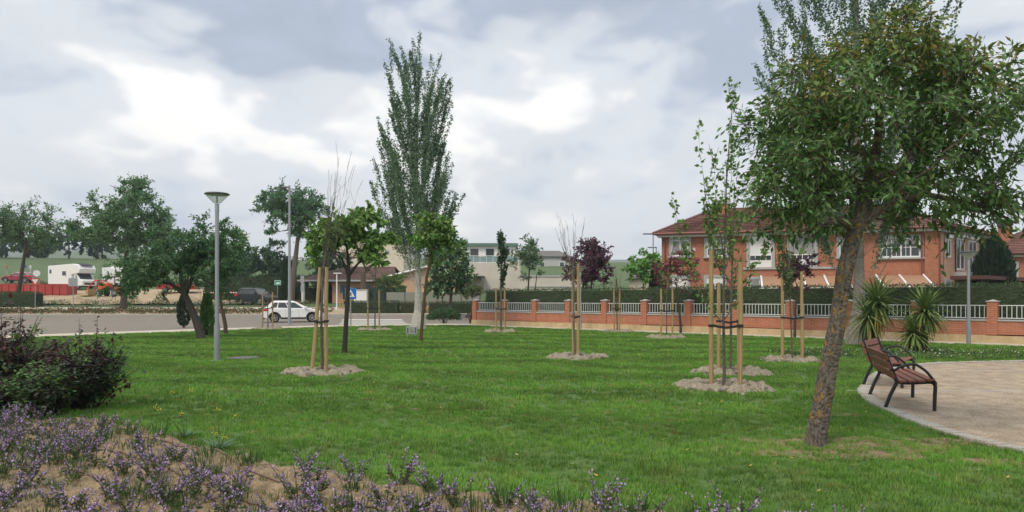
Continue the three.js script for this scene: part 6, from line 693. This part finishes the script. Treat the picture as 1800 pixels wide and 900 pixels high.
// ------------------------------------------------------------------ mown grass
{
  const R = rng(123), mounds = [[3.82, 13.4, .9], [4.72, 16.15, .84], [7.2, 19.2, .78], [1.72, 20.2, .84], [-.55, 36.1, .8], [5.1, 36.2, .85], [6.3, 30.4, .78], [-4.1, 16.1, .86], [-7.05, 38, .9], [-12.85, 39.2, .8], [3.31, 8.12, .14], [-7.2, 20, .45]];
  const bare = (x, d) => { const a = Math.hypot((x - 3.5) / 1.15, (d - 8) / .75); if (a < 1 && n2(x * 3, d * 3) > -.15 + a * .6) return true; return (Math.hypot((x - 4.9) / .5, (d - 8.3) / .16) < 1 && n2(x * 4, d * 5) > -.4) || (Math.hypot((x - 4.65) / .3, (d - 7.3) / .12) < 1) || (Math.hypot((x - 5.3) / .6, (d - 15.6) / .35) < 1 && n2(x * 3, d * 3) > 0) || (Math.hypot((x - 4.6) / .4, (d - 10.2) / .12) < 1); };
  const mk = (nb, h, w, bw) => { const b = new GB(); for (let i = 0; i < nb; i++) { const a = R() * 6.28, q = Math.sqrt(R()) * w, p = V(Math.cos(a) * q, -.004, Math.sin(a) * q), l = R() * 6.28, le = .25 + .55 * R(), d = V(Math.cos(l) * le, 1, Math.sin(l) * le).normalize(), s = V(-Math.sin(l), 0, Math.cos(l)), hh = h * (.55 + .55 * R()), t = p.clone().addScaledVector(d, hh), mid = p.clone().addScaledVector(d, hh * .5); mid.y += hh * .05; const c = C(1, 1, 1), bl = p.clone().addScaledVector(s, bw), br = p.clone().addScaledVector(s, -bw); b.tri(bl, br, mid.clone().addScaledVector(s, -bw * .8), c); b.tri(bl, mid.clone().addScaledVector(s, -bw * .8), mid.clone().addScaledVector(s, bw * .8), c); b.tri(mid.clone().addScaledVector(s, bw * .8), mid.clone().addScaledVector(s, -bw * .8), t, c); } return b.build(); };
  const gm = new THREE.MeshPhysicalMaterial({ roughness: .75, specularIntensity: .35, transmission: .3, thickness: 0, side: THREE.DoubleSide });
  const zones = [[4.4, 11, 300, mk(16, .055, .06, .0028), 'near'], [11, 20, 130, mk(18, .06, .09, .0045), 'middle'], [20, 34, 55, mk(20, .062, .13, .008), 'far'], [34, 46, 26, mk(20, .065, .18, .012), 'farthest']];
  const dot = C();
  for (const [d0, d1, dens, g, nm] of zones) { const pos = []; const half = d => d * .76 + 1.2; const area = (half(d0) + half(d1)) * (d1 - d0); for (let i = 0; i < area * dens; i++) { const d = d0 + (d1 - d0) * R(), x = (R() * 2 - 1) * half(d1); if (Math.abs(x) > half(d) || !inPoly(x, d, lawnPoly) || inPoly(x, d, plazaPoly) || (inBed(x, d) && !(d > bedEdge(x) - .1 && R() < .5))) continue; if (mounds.some(m => Math.hypot(m[0] - x, m[1] - d) < m[2] * (.92 + .2 * n2(x * 3, d * 3)))) continue; if (bare(x, d) && R() < .55) continue; pos.push([x, d]); }
    const m = new THREE.InstancedMesh(g, gm, pos.length), o = new THREE.Object3D();
    pos.forEach(([x, d], i) => { const lush = fbm2(x * .5, d * .5, 3), dry = fbm2(x * 1.4 + 20, d * 1.4, 3), mow = Math.sin((d * .9 + x * .25 + n2(x * .15, d * .15)) * 2.6), tall = n2(x * .8 + 9, d * .8) > .72 ? 1.5 : 1; const clumpy = Math.hypot((x + .95) / .55, (d - 10.8) / .3) < 1 ? 1.9 : 1; o.position.set(x, 0, -d); o.rotation.set(0, R() * 6.28, 0); const s = (.8 + R() * .45) * (1 + lush * .25); o.scale.set(s, s * tall * clumpy, s); o.updateMatrix(); m.setMatrixAt(i, o.matrix); const f = 1 + mow * .18 + lush * .34 + (R() - .5) * .4, y = clamp(dry * 1.3 - .12) * .9 + (R() < .05 ? .5 : 0); dot.setRGB(lerp(.132, .27, y) * f, lerp(.275, .285, y) * f, lerp(.04, .09, y) * f); m.setColorAt(i, dot); });
    m.name = numbered('mown_grass'); tag(m, { near: 'mown green grass of the lawn nearest the camera', middle: 'mown green grass of the lawn around the near stakes', far: 'mown green grass of the lawn around the farther stakes', farthest: 'mown green grass at the far edge of the lawn' }[nm], 'grass', null, 'stuff'); m.castShadow = m.receiveShadow = true; scene.add(m); }
  // fallen leaves, daisies and the taller weeds by the paving
  const fl = new GB(); for (let i = 0; i < 90; i++) { const d = 5.5 + 9 * R(), x = -3 + 10 * R(); if (inBed(x, d) || inPoly(x, d, plazaPoly)) continue; const dd = V(R() - .5, .1, R() - .5).normalize(); fl.leaf(V(x, .05, -d), dd, V(-dd.z, .1, dd.x), .06, .028, vary(pick([[.5, .3, .03], [.2, .12, .05], [.35, .3, .1]], R), R, .2), .1); } const lm = single('fallen_leaves', fl.build(), M.petal, 'scattered yellow and brown fallen leaves on the lawn', 'leaves'); lm.userData.kind = 'stuff';
  const wd = new GB(); for (let i = 0; i < 5200; i++) { const x = 7.5 + 10 * R(), d = lerp(19.2, 21.8, R()) + (x - 12) * -.05; if (inPoly(x, d, plazaPoly) || n2(x * .9, d * 1.3) < -.1) continue; const dd = unit(R); dd.y = Math.abs(dd.y) + .6; dd.normalize(); const white = R() < .07; wd.leaf(V(x, R() * .12 + (white ? .08 : 0), -d), dd, dd.clone().cross(unit(R)).normalize(), white ? .04 : .11 * (.5 + R() * .8), white ? .035 : .025, white ? C(.7, .7, .62) : vary(pick([[.08, .14, .05], [.06, .12, .035], [.13, .15, .07]], R), R, .3), .15); } const wm = single('weedy_patch', wd.build(), M.leaf, 'weedy patch with small white daisies behind the benches', 'weeds'); wm.userData.kind = 'stuff';
}
console.log('all done');
renderer.render(scene, camera);
